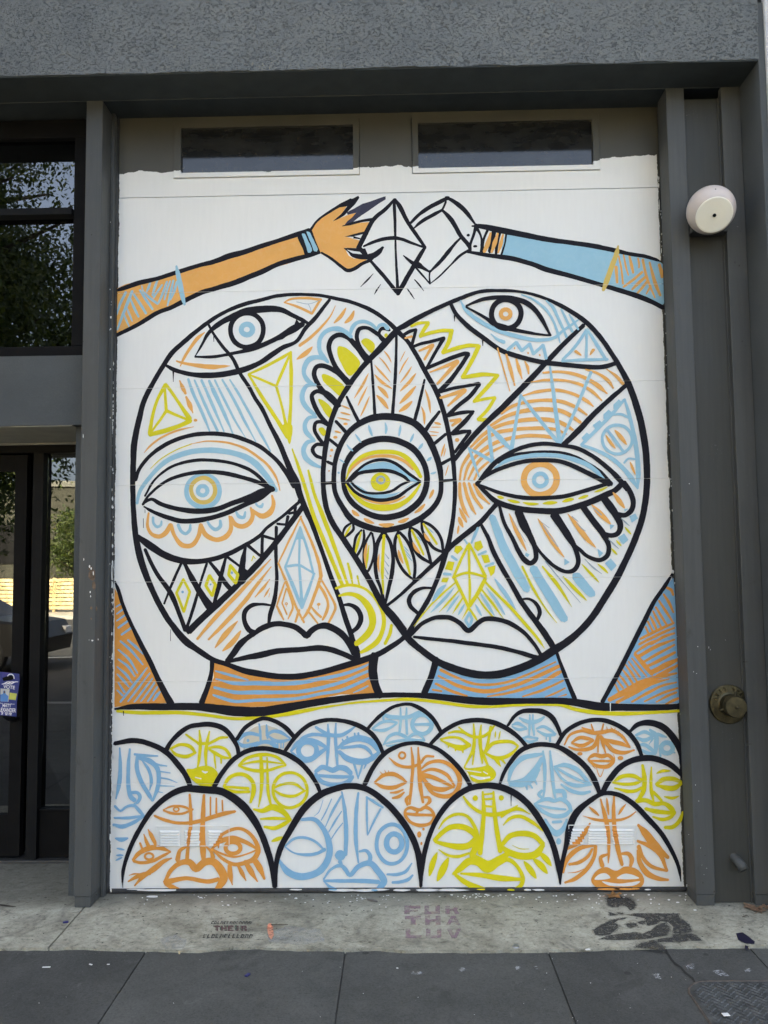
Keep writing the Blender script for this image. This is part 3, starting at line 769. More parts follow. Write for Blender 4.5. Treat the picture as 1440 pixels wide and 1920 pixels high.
k9 216,1090,3 222,1106,7 232,1138,7 246,1170,7 262,1203,9 280,1238,10 296,1272,10 310,1300,12 321,1320,14
@painted_flower_eye|petalled eye painted where the two heads overlap
k9 744,621,9 716,652,10 692,675,10 672,698,10 652,726,10 632,760,10 620,792,9 612,830,10 607,870,9 606,904,8 608,930,10 613,955,10 626,984,10 646,1014,11 672,1054,11 692,1086,11 716,1130,11 740,1158,12 758,1182,12
k7 730,619,6 717,616,7 711,623,6 713,633,6 721,641,7
k8 722,638,6 702,622,8 688,615,7 674,617,8 669,630,8 672,645,8 680,660,9 691,673,10
k9 690,676,14 666,647,10 652,633,9 636,628,9 623,634,9 617,648,9 620,666,9 632,692,9 654,718,10
k9 656,720,12 630,697,9 606,686,9 594,688,9 589,700,9 596,720,9 608,736,10 632,760,9
k9 634,760,13 612,738,11 594,734,8 585,741,8 588,756,9 599,778,9 617,798,8
k7 617,798,6 602,791,7 592,793,7 590,806,7 597,820,7 607,833,7
k7 608,834,6 593,834,7 586,843,8 592,854,7 604,859,6
yf 634,650 648,652 675,679 673,688 656,705 640,682 633,664
yf 677,640 686,634 700,642 703,650 697,662 684,650
y. 724,629,3.5,4
yf 604,702 612,702 646,726 640,743 620,728 606,714
yf 597,748 608,752 623,769 619,784 608,772
yf 597,804 604,801 612,810 607,818
b8 597,652,6 600,636,8 608,624,8 622,617,8 636,617,9 650,624,8 659,632,6
b7 656,630,5 661,614,8 668,606,7 682,603,7 696,608,6 706,617,6
b8 707,617,5 712,610,7 720,609,7 727,616,9
b8 600,640,6 599,655,8 605,668,10 615,679,6
b9 612,676,4 596,670,8 580,674,10 571,688,9 570,700,8 576,712,9 588,722,6
b9 592,722,5 576,723,7 568,734,9 567,750,9 575,764,9 590,778,7
b9 593,782,5 580,783,7 572,794,8 573,808,9 580,817,8 588,824,6
b9 590,826,6 576,830,8 569,844,9 573,858,10 584,868,9 601,876,5
k6 743,622,5 743,660,5 741,710,6 738,750,6 736,777,7
k5 696,676,4 699,715,5 703,778,6
k6 650,744,5 662,770,6 672,790,7
k6 630,790,6 650,812,7
k6 618,824,6 634,837,6
k5 614,866,6 625,871,6
k5l 610,906,6 628,905,6
k6 796,712,4 788,748,6 777,790,7
k7 824,772,6 810,790,7 797,808,8
k7 836,814,6 813,833,7
k7 846,860,6 826,871,7
k5l 848,900,5 826,902,5
o5t 691,700 680,722 664,747
o4t 689,724 680,742 671,761
o4t 693,743 684,764 676,781
o4t 702,684 716,700 732,717
o6t 702,702 718,718 735,729
o8t 708,724 720,735 728,747
o8t 706,741 718,753 728,767
o3t 711,670 722,682 733,699
o3t 720,658 728,668 734,680
o2t 760,658 755,668 750,678
o3t 766,670 757,684 748,702
o4t 772,687 762,703 750,718
o6t 780,700 766,718 750,734
o8t 780,724 766,740 749,757
o8t 773,752 761,763 748,772
o5t 797,730 804,752 807,775
o5t 790,762 795,776 796,796
o3t 640,760 656,767
o4t 638,773 657,778
o3t 632,783 657,788
o. 648,795,4.4,2.4
o4t 627,808 640,812
o. 629,820,4,2.6
o. 622,844,3,2.4
o. 620,855,2,1.6
o. 617,883,1.6,1.6
o5t 814,792 827,796
o2t 808,801 827,801
o2t 804,809 823,811
o2t 804,816 820,817
o4t 834,832 830,845 827,856
o2t 836,840 832,856
o2t 841,872 835,892
@@painted_eye|central eye ringed by bands of yellow, blue and black
k12c 626,904,9 628,870,9 638,836,10 656,808,10 680,791,12 702,783,13 726,781,13 756,785,13 780,796,13 800,818,13 816,850,12 825,880,11 827,904,9 826,925,9 818,944,10 802,962,11 780,977,12 758,987,11 720,994,11 690,988,12 660,974,12 640,947,10 629,925,9
k11c 644,904,9 645,880,9 658,853,11 680,833,12 702,825,12 724,823,12 750,828,12 774,841,12 792,864,11 800,888,11 799,912,11 788,938,12 762,960,12 740,968,12 716,970,12 690,963,11 662,944,10 648,922,9
b5t 691,797 694,807 698,818
b5t 722,792 724,802 723,814
b5t 751,797 750,807 748,818
b4t 666,814 671,821 677,830
b4t 650,833 655,840 662,846
b3t 636,861 641,864 646,868
b4t 633,886 637,887
b5t 776,813 773,820 769,829
b5t 793,831 789,837 784,843
b5t 809,857 806,860 800,864
b4t 818,885 813,887 807,888
o7t 660,956 665,962 673,967
o7t 682,972 690,977 701,981
o8t 710,983 723,985 739,983
o7t 746,979 756,977 766,972
o7t 777,962 786,956 797,945
o6t 805,935 809,927 813,918
y8 649,898,3 660,873,7 680,856,8 700,849,8 722,847,8 744,849,8 762,858,9 778,876,9 789,894,7
o5 654,888,2 662,876,5 680,862,5 702,856,5 722,855,6 740,857,6 760,866,6 774,880,4
y10 649,908,3 660,924,7 680,942,9 700,950,11 718,952,12 740,950,11 758,942,9 774,928,7 788,908,4
o5 668,926,2 684,935,5 704,941,6 722,943,5 742,939,4 760,930,2
bf 662,892 676,878 692,871 716,866 740,871 756,879 770,893 784,903 768,902 752,890 736,884 714,882 690,884 672,888
bf 655,906 672,920 688,930 714,935 742,928 762,914 784,903 766,910 750,922 714,927 690,922 674,912
k5 650,903,3 666,886,5 690,868,5 716,862,6 740,868,6 768,889,6 788,903,5
k7 650,905,5 661,896,8 672,888,7 700,883,7 730,883,7 748,889,6 760,896,6 766,902,5
k5 658,903,4 668,914,5 684,923,5 712,925,5 736,920,5 752,909,5 768,902,4
k6 652,907,5 668,924,6 690,934,6 716,938,7 744,932,7 766,917,6 788,903,5
yf 713.6,886 726,891 732,903 726,916 713,921 700,916 695,903 701,891
g4* 714,900,7,6.4
o. 714,900,2,2
@@painted_petal
k4 660,980,4 648,988,5 643,1000,4 645,1008,4
k4 662,982,4 663,992,5 654,1002,5 645,1008,4
y5t 658,985 652,996 646,1006
k5 678,994,4 668,1006,5 664,1024,5 663,1042,5 665,1048,4
k5 682,994,4 683,1008,5 679,1024,5 672,1038,5 665,1048,4
y6 677,998,3 671,1018,6 665,1044,3
k5 696,998,4 686,1016,5 682,1040,5 683,1060,5 686,1076,4
k5 698,1000,4 702,1022,5 700,1046,5 694,1064,5 686,1077,4
o6t 688,1018 685,1040 686,1062
y4 692,1022,2 689,1045,4 687,1066,2
k7 718,1000,8 708,1018,8 704,1044,8 706,1080,7 714,1104,6 721,1130,5
k7 722,1000,6 732,1018,7 737,1044,7 735,1074,8 729,1102,7 723,1131,5
y6 720,1004,6 718,1040,6 717,1070,6 718,1095,4 719,1114,2
o4t 711,1038 709,1055 711,1073
g2 722,1038,1 729,1048,2
g2 721,1051,1 729,1062,2
g2 721,1064,1 728,1077,2
g2 721,1078,1 727,1086,2
k6 747,997,6 741,1012,6 741,1034,6 748,1056,6 760,1074,6 775,1087,4
k6 749,998,5 760,1010,6 770,1028,6 777,1050,6 778,1070,6 776,1087,5
y6 747,1004,5 755,1030,6 762,1052,6 769,1077,4
o6t 747,1031 750,1044 756,1057
b2t 757,1024 766,1034
b2t 758,1030 770,1044
b2t 761,1038 773,1052
k6 769,990,5 768,1004,6 775,1026,7 788,1044,7 808,1056,5
k6 771,989,4 784,998,7 796,1016,7 803,1036,6 808,1056,6
y5 772,994,4 784,1018,5 794,1040,4
o6t 774,1016 780,1029 788,1038
b2t 782,1006 790,1014
k5 790,977,4 792,994,5 802,1014,6 814,1028,6 830,1035,5
k6 790,977,5 806,984,6 820,997,6 828,1014,6 831,1035,5
y5 794,982,4 806,1000,5 819,1020,4
o6t 795,999 800,1008 806,1015
b2t 803,990 813,1000
@painted_spikes|zigzag crown of spikes right of the central eye
k7 756,629,6 768,622,7 780,618,5
k6 780,618,6 776,634,6 772,648,6
k6 771,652,6 788,645,6 810,640,6 832,634,6
k7 832,634,8 818,658,6 800,690,6
k8 800,691,6 820,682,7 850,670,8 872,663,8 879,663,6
k9 878,664,8 860,692,8 840,718,9 820,737,8
k6 822,736,6 850,728,6 880,723,6 898,719,6
k8 899,720,7 882,742,8 860,760,8 840,779,8
k7 840,780,6 864,774,7 888,772,5
k8 886,774,6 870,792,9 848,813,8
k7 848,814,6 866,810,8 882,808,5
k6 881,810,7 868,828,7 853,848,6
y6 771,612,5 786,606,6 804,605,5
y7 803,606,7 795,618,7 788,631,7
y7 789,630,6 808,624,7 830,620,7 848,620,7
y8 847,620,8 843,636,8 838,648,8 830,661,7
y8 830,662,6 860,652,8 880,648,8 898,649,7
y8 898,649,8 886,674,8 867,708,7
y8 867,708,6 885,705,8 905,702,8 934,704,6
y7 933,704,7 912,728,8 889,753,7
y6 888,753,5 910,748,6 928,745,5
y6 928,746,6 914,768,7 897,786,6
y6 896,786,7 906,787,7 918,785,3
o6l 786,658,4 812,647,6 796,674,5
o7l 806,698,3 858,678,8 820,720,5
o7l 826,746,5 872,732,8 840,761,4
o6l 844,789,5 863,787,7 848,798,5
o. 857,825,4,3.6
o6l 760,634,4 772,631,5
@painted_head|big painted head on the right overlapping the other one
k10c 744,619,9 760,610,11 780,598,10 820,578,8 860,561,8 900,547,7 940,545,6 980,548,5 1020,559,6 1060,578,8 1096,602,9 1120,626,9 1144,659,9 1164,692,10 1180,724,12 1194,764,13 1204,804,13 1211,850,13 1213,896,12 1211,930,12 1204,970,12 1193,1004,12 1178,1040,12 1156,1084,13 1132,1124,13 1108,1160,13 1086,1184,13 1062,1204,14 1040,1218,16 1020,1231,16 1000,1242,15 960,1258,15 920,1266,15 880,1262,15 850,1253,14 820,1240,13 792,1220,12 770,1202,13 754,1182,12 740,1164,11 716,1134,10 692,1088,10 672,1054,10 646,1013,10 624,982,10 612,952,9 607,920,9 606,884,9 612,830,9 620,792,9 632,760,9 652,726,9 672,698,9 692,674,9 716,648,9
k9 844,568,7 856,590,8 880,614,9 908,635,9 940,657,9 970,668,9 1020,680,9 1060,684,9 1100,688,9 1130,688,9 1158,680,8
k2 852,592,3 852,603,1
k2 905,638,3 905,649,1
k10 1094,610,8 1054,648,9 1020,684,10 980,726,11 940,766,11 900,804,10 874,834,10 852,862,8
o4 933,653,3 944,692,3 956,734,2
o8 949,665,4 957,692,7 965,723,3
o7 968,674,4 973,692,7 979,711,2
o7 984,678,3 989,688,6 991,701,3
b5 920,626,2 932,636,5 945,642,7
b6l 952,656 968,642 978,658 993,645 1000,664 1018,647 1024,672
o. 965,653,1.6,2
o. 990,662,1.6,2
o. 1012,666,1.6,2
b6 1100,618,5 1080,648,6 1055,675,5
b7 1101,618,5 1118,645,7 1136,675,6
b6 1054,677,5 1096,675,6 1139,674,5
b5 1100,622,5 1099,674,5
o6 1079,659,6 1085,663,5 1090,667,2
o6 1113,656,6 1109,661,5 1106,666,2
o6 1137,692,2 1156,706,6 1168,720,6
o6 1098,693,3 1120,700,5 1140,714,7 1150,728,3
o6 1018,699,4 1048,697,5 1070,700,6 1100,710,7 1122,724,9 1138,738,3
o6 996,717,3 1020,713,5 1060,714,5 1090,722,6 1110,734,6 1128,751,3
o6 980,742,3 1010,734,6 1048,732,6 1080,741,6 1100,752,7 1112,762,3
o7 940,776,4 960,762,6 1000,752,6 1048,752,7 1080,764,7 1100,778,4
o8 920,798,5 950,780,7 1000,768,8 1048,770,8 1064,776,8 1088,792,6
o7 880,841,4 910,812,7 940,797,7 990,787,8 1040,789,8 1060,797,8 1074,806,5
o7 862,900,4 866,876,5 876,858,6 890,842,6 912,822,7 930,812,7 960,806,7 1000,803,7 1040,805,6 1062,814,3
o7 870,900,4 878,874,6 890,858,6 906,844,7 932,829,7 980,818,7 1020,818,7 1046,823,4
o6 878,899,4 888,878,6 900,862,6 920,848,6 944,836,4
o6 889,900,4 896,885,5 906,874,5 926,858,3
o7 862,906,6 863,930,7 870,955,7 880,971,2
o7 870,906,6 876,930,7 884,950,7 892,964,3
o7 879,906,5 888,930,7 904,953,5
o7 889,908,5 900,928,8 918,945,3
o7t 861,952 867,965 875,980
o8t 860,969 864,980 868,988
o5t 860,985 858,1001
b6 898,894,3 888,866,6 879,840,5
b7 879,841,4 900,852,7 925,867,6
b7 924,868,6 920,840,7 916,800,6
b9 917,800,5 938,822,10 960,845,6
b6 958,846,8 966,800,6 976,742,5
b7 976,741,5 1010,785,7 1048,832,7
b8 1031,688,4 1038,740,7 1044,790,8 1050,832,9
b6 1050,832,5 1078,770,6 1108,698,6
k10 1056,834,10 1084,808,11 1110,780,10 1140,752,9 1176,720,8
b7 1170,750,5 1146,778,7 1116,808,7 1090,834,6
bF 1150,759 1160,749 1168,756 1157,770 1150,767
bF 1131,777 1141,768 1150,776 1139,789 1131,785
bF 1111,797 1124,788 1132,796 1118,809
bF 1090,821 1100,811 1110,818 1098,831
b8 1171,749,5 1180,780,7 1190,824,8 1195,860,9 1196,890,9 1195,916,4
b8 1091,835,6 1112,842,6 1132,851,7 1150,862,8 1168,878,8 1184,898,10 1195,915,4
b5 1148,778,4 1164,777,5 1178,783,5
b6* 1157,824,28,27
b6 1138,806,5 1152,824,6 1168,846,5
o6t 1135,815 1144,829 1154,841
o8t 1152,806 1164,820 1175,834
b4 1170,868,4 1178,860,4 1190,861,4
o5t 1181,866 1186,878 1191,890
@@painted_eye|upper eye of the right painted head
b7 863,563,2 872,580,6 886,593,7 902,604,8 930,619,8 970,631,8 1010,638,7 1040,633,6 1056,620,5 1072,609,5 1084,600,3
b5 978,553,3 1000,562,4 1022,579,5 1036,600,5 1044,620,5 1050,644,2
b6 1024,564,3 1036,576,6 1046,596,6 1062,632,5
b5 1052,580,4 1062,600,5 1073,622,5
b5 1067,590,3 1076,604,5 1084,618,4
k9 874,574,4 900,563,7 930,558,8 960,560,10 990,570,10 1010,590,9 1032,629,5
k8 874,576,4 910,596,6 926,607,9 946,614,10 980,622,7 1010,627,5 1031,629,4
k10* 949,589,28,27
o8* 948,589,9,8.6
@@painted_eye|large lower eye of the right painted head
k8 896,906,7 910,888,9 928,868,9 960,847,8 990,836,8 1020,832,8 1050,835,7 1080,840,8 1110,855,8 1140,878,9 1160,898,10 1176,918,9
k6 934,868,4 960,854,5 1000,848,5 1048,848,5 1080,857,6 1100,868,6 1124,884,7 1146,908,8
b8 928,878,4 950,864,7 1000,854,8 1048,855,8 1080,863,9 1100,871,9 1118,884,8 1132,897,3
o12* 1013,899,31,29
b8* 1013,900,12,12
k8 893,907,6 908,894,7 940,878,8 980,866,8 1020,863,8 1048,865,8 1070,872,9 1100,886,9 1120,896,9 1142,908,10
k8 893,908,6 912,915,6 940,925,7 980,933,8 1020,934,8 1060,930,8 1100,919,8 1140,907,7
k11 896,909,6 910,923,8 930,940,10 960,951,11 1000,957,11 1048,958,12 1080,950,12 1110,940,12 1134,929,12 1152,920,11 1164,909,10
y6t 932,931 945,934
y6t 951,937 962,940 975,942
y6t 980,942 994,945 1010,945
y7t 1017,944 1030,943 1045,942
y7t 1054,941 1064,938 1076,936
y6t 1084,935 1094,932 1103,929
y5t 1114,923 1126,919 1139,913
@@painted_finger|drooping black finger shapes under the right eye
k9 936,946,6 945,980,7 960,1008,8 976,1040,9 986,1052,10 995,1056,9 1004,1048,9 1003,1028,9 994,1006,12 982,984,17 972,960,15
k8 992,1002,5 1010,1032,6 1030,1054,7 1048,1067,7 1062,1072,7 1076,1069,9 1084,1054,9 1079,1030,9 1062,1000,14 1038,964,16
k9 1072,1018,7 1086,1030,7 1100,1042,7 1124,1050,8 1138,1042,9 1141,1024,9 1130,1000,12 1110,974,12 1090,946,12
k10 1130,1000,8 1146,1004,9 1158,1000,10 1163,986,11 1156,968,13 1144,950,15 1132,934,14
k9 1156,964,9 1172,966,9 1184,956,10 1187,940,10 1180,920,10 1170,904,8
o8t 954,962 966,990 978,1015 987,1033
o9t 1008,972 1026,1000 1044,1028 1058,1045
o10t 1064,963 1082,986 1100,1010 1117,1027
o10t 1109,946 1122,960 1136,974 1145,983
o9t 1149,923 1160,938 1171,953
g1 960,972,1 970,992,1 978,1004,1 985,1016,1
g1 1014,978,1 1030,990,1
g2 1018,985,2 1032,1006,2 1046,1025,2
g2 1072,968,2 1084,978,1
g1 1080,980,1 1092,992,2 1098,996,1
g2 1112,952,2 1128,966,2
bF 1058,1047 1068,1054 1058,1060
bF 1120,1029 1131,1037 1123,1045
bF 1143,983 1152,985 1144,993
bF 1170,954 1178,954 1171,960
bF 986,1036 993,1040 989,1045 984,1041
@@painted_rays|blue and yellow rays on the right cheek
b14 923,970,13 934,1000,15 946,1030,16 960,1056,17 974,1082,17 988,1105,14
b16 1000,1066,16 1016,1094,17 1034,1122,18 1048,1146,17 1058,1161,15
b17 1080,1080,17 1090,1092,18 1102,1106,17 1110,1114,14
bF 1134,1056 1145,1047 1156,1060 1146,1071
bF 1158,1008 1170,1000 1178,1012 1168,1021
bF 1180,968 1191,963 1196,972 1184,980
y4 979,1062,4 1000,1104,5 1022,1140,3 1044,1168,1
y6 1017,1062,3 1040,1090,7 1058,1116,5 1072,1138,1
y7t 1055,1080 1078,1104 1100,1126
y5t 1090,1057 1108,1076 1123,1092
y5t 1120,1057 1130,1065 1140,1075
y4t 1146,1028 1157,1040
y4t 1171,988 1183,1002
y4t 1155,1013 1165,1024
g2 1022,1052,2 1050,1086,2 1088,1130,1
g3 1096,1048,1 1112,1064,3 1128,1076,1
g3 1140,1010,1 1150,1020,3 1160,1029,1
g3 1164,972,1 1172,979,3 1180,986,1
@@painted_nose|painted nose of the right head with a yellow crystal
k9 900,980,6 916,1010,8 924,1032,9 936,1056,9 958,1094,9 980,1132,10 1008,1170,11 1024,1192,12 1038,1214,12
k8 812,1103,5 802,1102,5 790,1103,6 776,1110,8 767,1124,9 770,1137,8 779,1146,7 786,1152,6
k7 976,1124,4 992,1123,5 1006,1133,7 1012,1148,8 1005,1166,6
k8 722,1138,6 750,1116,6 776,1092,7 804,1066,8 832,1040,9 846,1024,10 870,1004,10 900,980,10 916,962,9 932,944,9
y5 879,1019,5 864,1050,5 850,1083,5
y5 880,1020,5 894,1048,5 910,1081,6
y5 879,1020,5 880,1076,5
y5 849,1083,5 866,1076,5 880,1074,5 910,1081,5
y6 852,1084,6 866,1112,6 879,1139,6
y8 910,1084,7 896,1112,8 880,1136,8
y5 880,1077,4 881,1105,5 880,1134,4
y4 854,1092,3 820,1122,4 796,1148,3 776,1174,1
y4 861,1106,3 840,1130,4 823,1148,1
y4 868,1120,3 858,1136,4 848,1151,1
y4 878,1140,4 866,1161,1
y4 880,1142,5 890,1156,4 898,1169,1
y4 896,1120,3 908,1138,4 925,1157,3
y5 902,1104,3 924,1132,5 944,1160,1
y5 909,1090,4 930,1112,5 960,1142,6 990,1176,6 1010,1200,5 1021,1216,1
b9t 836,1096 824,1108 811,1128
b6t 852,1101 832,1124 807,1149
b5t 861,1116 850,1130 837,1148
b5t 871,1132 859,1153
b5t 891,1133 903,1155
b6t 900,1111 912,1130 927,1154
b6t 911,1101 930,1126 947,1153
b8t 926,1083 945,1110 967,1143
b5cl 880,1149 873,1163 880,1176 885,1161
b6 896,990,5 890,1004,6 884,1018,4
b4 871,1012,3 876,1019,4
b5l 847,1043,5 856,1050,5
b5l 897,1040,4 911,1034,5
b4l 910,1062,4 925,1056,5
b5l 832,1076,5 845,1077,5
yF 854,1024 864,1023 868,1029 858,1039 851,1034
yF 890,1017 901,1013 906,1026 896,1034 889,1027
yF 902,1041 915,1040 919,1054 908,1056
yF 914,1064 929,1060 927,1074 920,1081
yF 840,1052 852,1054 848,1070 834,1067
yF 830,1083 842,1083 838,1092 827,1091
@@painted_lips|painted lips of the right head
k9 768,1192,8 790,1170,8 804,1162,8 816,1158,8 830,1157,9 844,1158,9 862,1168,9 878,1182,10 896,1168,9 908,1161,9 922,1160,9 950,1166,9 980,1184,8 1000,1206,7 1014,1227,7
k8 776,1194,5 800,1197,7 840,1201,7 880,1206,8 930,1213,8 970,1222,8 990,1228,9 1010,1234,9
@@painted_neck|striped blue and orange neck of the right head
BF 820,1238 840,1248 880,1262 916,1265 960,1258 1000,1244 1044,1224 1050,1248 1062,1276 1076,1312 1020,1312 930,1312 860,1308 796,1302 811,1270
O5 826,1256,6 860,1272,5 880,1280,5 910,1284,5 950,1279,5 1000,1260,4 1042,1241,3
O6 822,1267,4 860,1286,7 910,1296,8 960,1287,7 1010,1267,7 1048,1249,7
O5 817,1282,5 850,1297,6 876,1305,3
O6 914,1306,3 950,1300,5 980,1292,6 1016,1279,6 1046,1262,8 1052,1259,5
O5 980,1306,3 1006,1298,5 1024,1291,5 1056,1276,4
O4 1022,1307,2 1040,1300,4 1060,1290,3
O4 811,1293,4 828,1296,4
O3 1046,1307,1 1062,1302,3
k12 818,1236,13 809,1268,12 795,1300,12
k8 1044,1224,6 1060,1268,8 1078,1311,9
@painted_shoulder|large blue triangle with orange hatching at the right edge
BF 1262,1083 1264,1100 1270,1200 1275,1318 1200,1320 1131,1317 1150,1280 1185,1205 1220,1140 1248,1100
O6 1250,1102,5 1258,1106,6 1262,1116,4
O6 1244,1114,4 1254,1130,6 1262,1148,4
O6 1235,1126,4 1248,1146,5 1262,1168,4
O5 1229,1138,4 1240,1156,5 1251,1174,4
O5 1224,1146,4 1232,1162,5 1241,1179,4
O5 1219,1156,4 1226,1170,5 1232,1183,4
O5 1214,1165,4 1224,1185,4
O5 1210,1175,4 1217,1190,4
O6 1200,1198,5 1236,1180,6 1263,1168,4
O6 1198,1208,5 1240,1187,6 1264,1177,4
O6 1220,1208,4 1244,1194,6 1264,1187,4
O6 1190,1224,4 1212,1209,6 1238,1198,5
O7 1194,1232,7 1230,1212,7 1264,1199,4
O6 1208,1240,5 1236,1224,6 1264,1209,4
O7 1214,1249,6 1240,1236,7 1265,1223,5
O10 1222,1260,9 1250,1246,11 1271,1236,6
O8 1232,1268,8 1254,1256,8 1271,1247,5
O12 1142,1312,8 1170,1298,12 1200,1283,15 1232,1270,9 1268,1262,4
O8 1156,1317,6 1190,1298,9 1220,1282,8 1254,1273,3
O6 1184,1316,4 1216,1298,6 1240,1286,5 1268,1279,3
O6 1208,1315,3 1240,1300,5 1270,1290,4
O5 1230,1316,3 1252,1304,5 1268,1298,4
O6 1248,1320,3 1260,1314,6 1271,1309,5
O8 1190,1226,6 1206,1245,9 1222,1264,7
O4 1184,1234,3 1198,1251,4 1212,1268,3
O4 1178,1240,3 1200,1270,4
O5 1172,1246,3 1184,1262,5 1194,1278,4
O5 1166,1254,3 1177,1268,5 1186,1282,4
O5 1160,1264,3 1170,1277,5 1178,1288,4
O5 1156,1274,3 1168,1290,4
O4 1152,1281,3 1160,1297,4
k9 1260,1076,4 1246,1099,8 1226,1128,8 1210,1160,9 1188,1204,9 1170,1240,9 1150,1278,9 1129,1316,8
@painted_line|thick black horizon line with a yellow edge above the small faces
y6 220,1333,5 260,1336,7 340,1336,7 390,1341,6 440,1347,6 488,1345,7 540,1338,8 580,1331,7 600,1327,5 640,1321,3 660,1318,4 720,1313,5 768,1311,6 820,1316,6 880,1324,6 920,1325,5 960,1322,6 1048,1321,7 1080,1330,7 1120,1336,8 1160,1338,8 1220,1336,6 1274,1333,5
k14 216,1329,4 250,1325,11 300,1325,13 370,1325,14 400,1328,16 440,1333,19 488,1334,18 520,1330,17 580,1319,14 640,1310,12 700,1304,10 768,1303,9 820,1306,12 880,1313,14 920,1315,14 980,1314,11 1048,1314,12 1080,1317,14 1120,1324,16 1180,1326,13 1240,1326,12 1274,1324,10
k2 232,1333,2 232,1342,1
w2 1144,1318,2 1144,1334,1
@painted_face|small tan and blue face in the back row, second from the left
TF 455,1393 462,1373 480,1362 500,1359 520,1366 536,1380 546,1392 532,1404 500,1402 470,1406 456,1410
B7 446,1390,4 454,1380,7 468,1375,7 486,1378,6
B8 446,1392,5 456,1398,8 470,1397,8 484,1392,5
B. 465,1388,3,3
B5 486,1357,3 488,1372,5 489,1388,4
B5 500,1359,3 501,1372,6 502,1384,4
B6 500,1378,5 512,1371,6 524,1372,7 544,1384,4
B7 504,1380,4 514,1388,7 526,1390,7 544,1386,4
B8 478,1398,6 490,1392,7 504,1391,8 516,1398,9 519,1404,5
B3 521,1390,2 521,1402,3
B3 527,1390,2 527,1402,3
B3 533,1388,2 531,1402,3
g2 456,1362,1 464,1364,1
g3 459,1400,2 459,1406,2
g3 470,1398,2 468,1404,2
k8 444,1386,7 460,1364,8 488,1348,8 500,1347,8 524,1356,8 540,1368,9 551,1381,8
@painted_face|blue face in the back row under the middle of the black line
b8 716,1336,5 728,1343,8 745,1345,8 766,1344,8 784,1336,7 792,1334,3
b4 719,1339,5 719,1350,4
b4 751,1327,3 751,1350,5 749,1374,5
b5 762,1327,3 762,1350,5 763,1376,5
b6 698,1366,4 716,1354,6 730,1352,6 744,1355,5
b6 700,1368,4 720,1369,7 734,1363,5 744,1356,4
b8* 791,1358,18,18
b6l 778,1358,5 806,1358,6
b6 719,1396,3 730,1380,6 744,1375,7 758,1380,7 765,1384,5
b6 765,1384,5 776,1376,6 788,1378,6 796,1388,4
b5 719,1395,3 740,1390,5 768,1387,6 796,1388,4
b4 724,1398,2 734,1398,4 750,1394,3
k7 690,1366,6 698,1356,6 710,1344,7 724,1333,6 740,1324,6 768,1320,6 786,1327,8 800,1336,8 814,1350,8 827,1373,7
@painted_face|small blue face in the back row, third from the right edge
b5 993,1340,3 993,1360,5 992,1378,3
b5 999,1340,3 999,1360,6 1001,1378,4
b7 974,1346,4 986,1352,7 997,1354,8 1010,1351,7 1020,1344,4
b5 960,1359,3 970,1356,7 986,1364,4
b5 960,1362,3 972,1368,6 987,1366,5
b6 1006,1366,4 1018,1362,6 1032,1369,6 1042,1376,3
b6 1008,1370,4 1024,1378,7 1040,1377,6
b5 980,1384,4 990,1381,5 998,1383,4 1008,1384,4
b5 981,1386,3 994,1391,6 1007,1387,4
b5 1031,1378,4 1031,1390,4
b3 1024,1380,2 1024,1386,3
k8 952,1360,5 964,1343,7 978,1334,8 992,1332,9 1016,1334,10 1034,1344,10 1046,1364,8 1051,1378,6
@painted_face|tilted blue face in the back row at the right edge
b7 1192,1378,5 1208,1372,7 1222,1378,6
b8 1194,1383,6 1208,1388,8 1223,1381,6
b8 1218,1368,5 1229,1378,9 1230,1394,9 1228,1412,6
b6 1232,1376,6 1240,1379,6 1249,1382,3
b3 1216,1396,1 1224,1384,4
b7 1198,1397,5 1208,1396,7 1220,1404,7 1229,1412,5
b7 1200,1404,4 1212,1411,7 1228,1413,5
b9* 1250,1402,11,10
b5 1236,1398,4 1238,1418,4
b4 1258,1409,4 1265,1411,3
k11 1180,1372,6 1196,1358,9 1220,1355,12 1244,1364,13 1264,1386,13 1277,1412,12 1280,1430,12 1277,1446,8
@painted_face|yellow face in the second row, leftmost yellow one
y6 374,1369,3 376,1392,6 374,1420,6 371,1438,3
y6 393,1371,3 389,1390,6 386,1410,7 387,1436,4
y6l 372,1394,6 392,1394,6
y4 349,1377,4 362,1386,5 374,1394,5
y6 390,1395,5 402,1389,6 414,1383,6 427,1382,4
y7 320,1404,4 336,1396,6 352,1397,7 360,1402,7 366,1411,5
y6 320,1404,3 330,1414,6 350,1418,7 367,1411,5
y6 392,1402,4 408,1400,6 422,1404,6 430,1414,6 433,1421,3
y6 392,1404,4 404,1412,7 420,1420,6 434,1421,3
y4 402,1412,4 403,1425,4 405,1441,2
y4 415,1421,4 415,1431,3
yf 350,1442 362,1441 374,1437 388,1435 400,1439 409,1450 404,1460 398,1473 380,1474 366,1467 355,1455
w4 379,1445,2 385,1448,4 390,1447,2
w2 366,1457,2 378,1460,2
k9 311,1408,9 320,1392,8 340,1372,9 356,1362,9 372,1359,9 396,1358,10 420,1366,10 436,1383,9 445,1400,8 448,1418,8
@painted_face|blue face in the second row with one round eye, third from the left
B6 615,1358,3 616,1380,7 615,1410,6 613,1437,4
B6 630,1356,3 629,1380,6 631,1410,6 633,1437,4
B7 592,1363,5 604,1371,7 620,1378,7 640,1378,7 654,1371,6 666,1362,3
B6 559,1390,4 570,1382,6 586,1377,7 604,1378,6 618,1382,4
B9 546,1408,5 560,1392,9 580,1388,10 598,1393,9 613,1402,6
B8 548,1412,6 562,1424,9 582,1424,10 598,1413,9 613,1402,5
B9* 577,1407,17,16
B10 634,1402,6 650,1390,10 674,1384,12 696,1391,12 711,1409,7
B10 636,1409,7 652,1422,11 680,1428,12 698,1421,10 711,1410,6
B6 640,1402,6 658,1400,6 680,1399,7 692,1407,7 698,1416,4
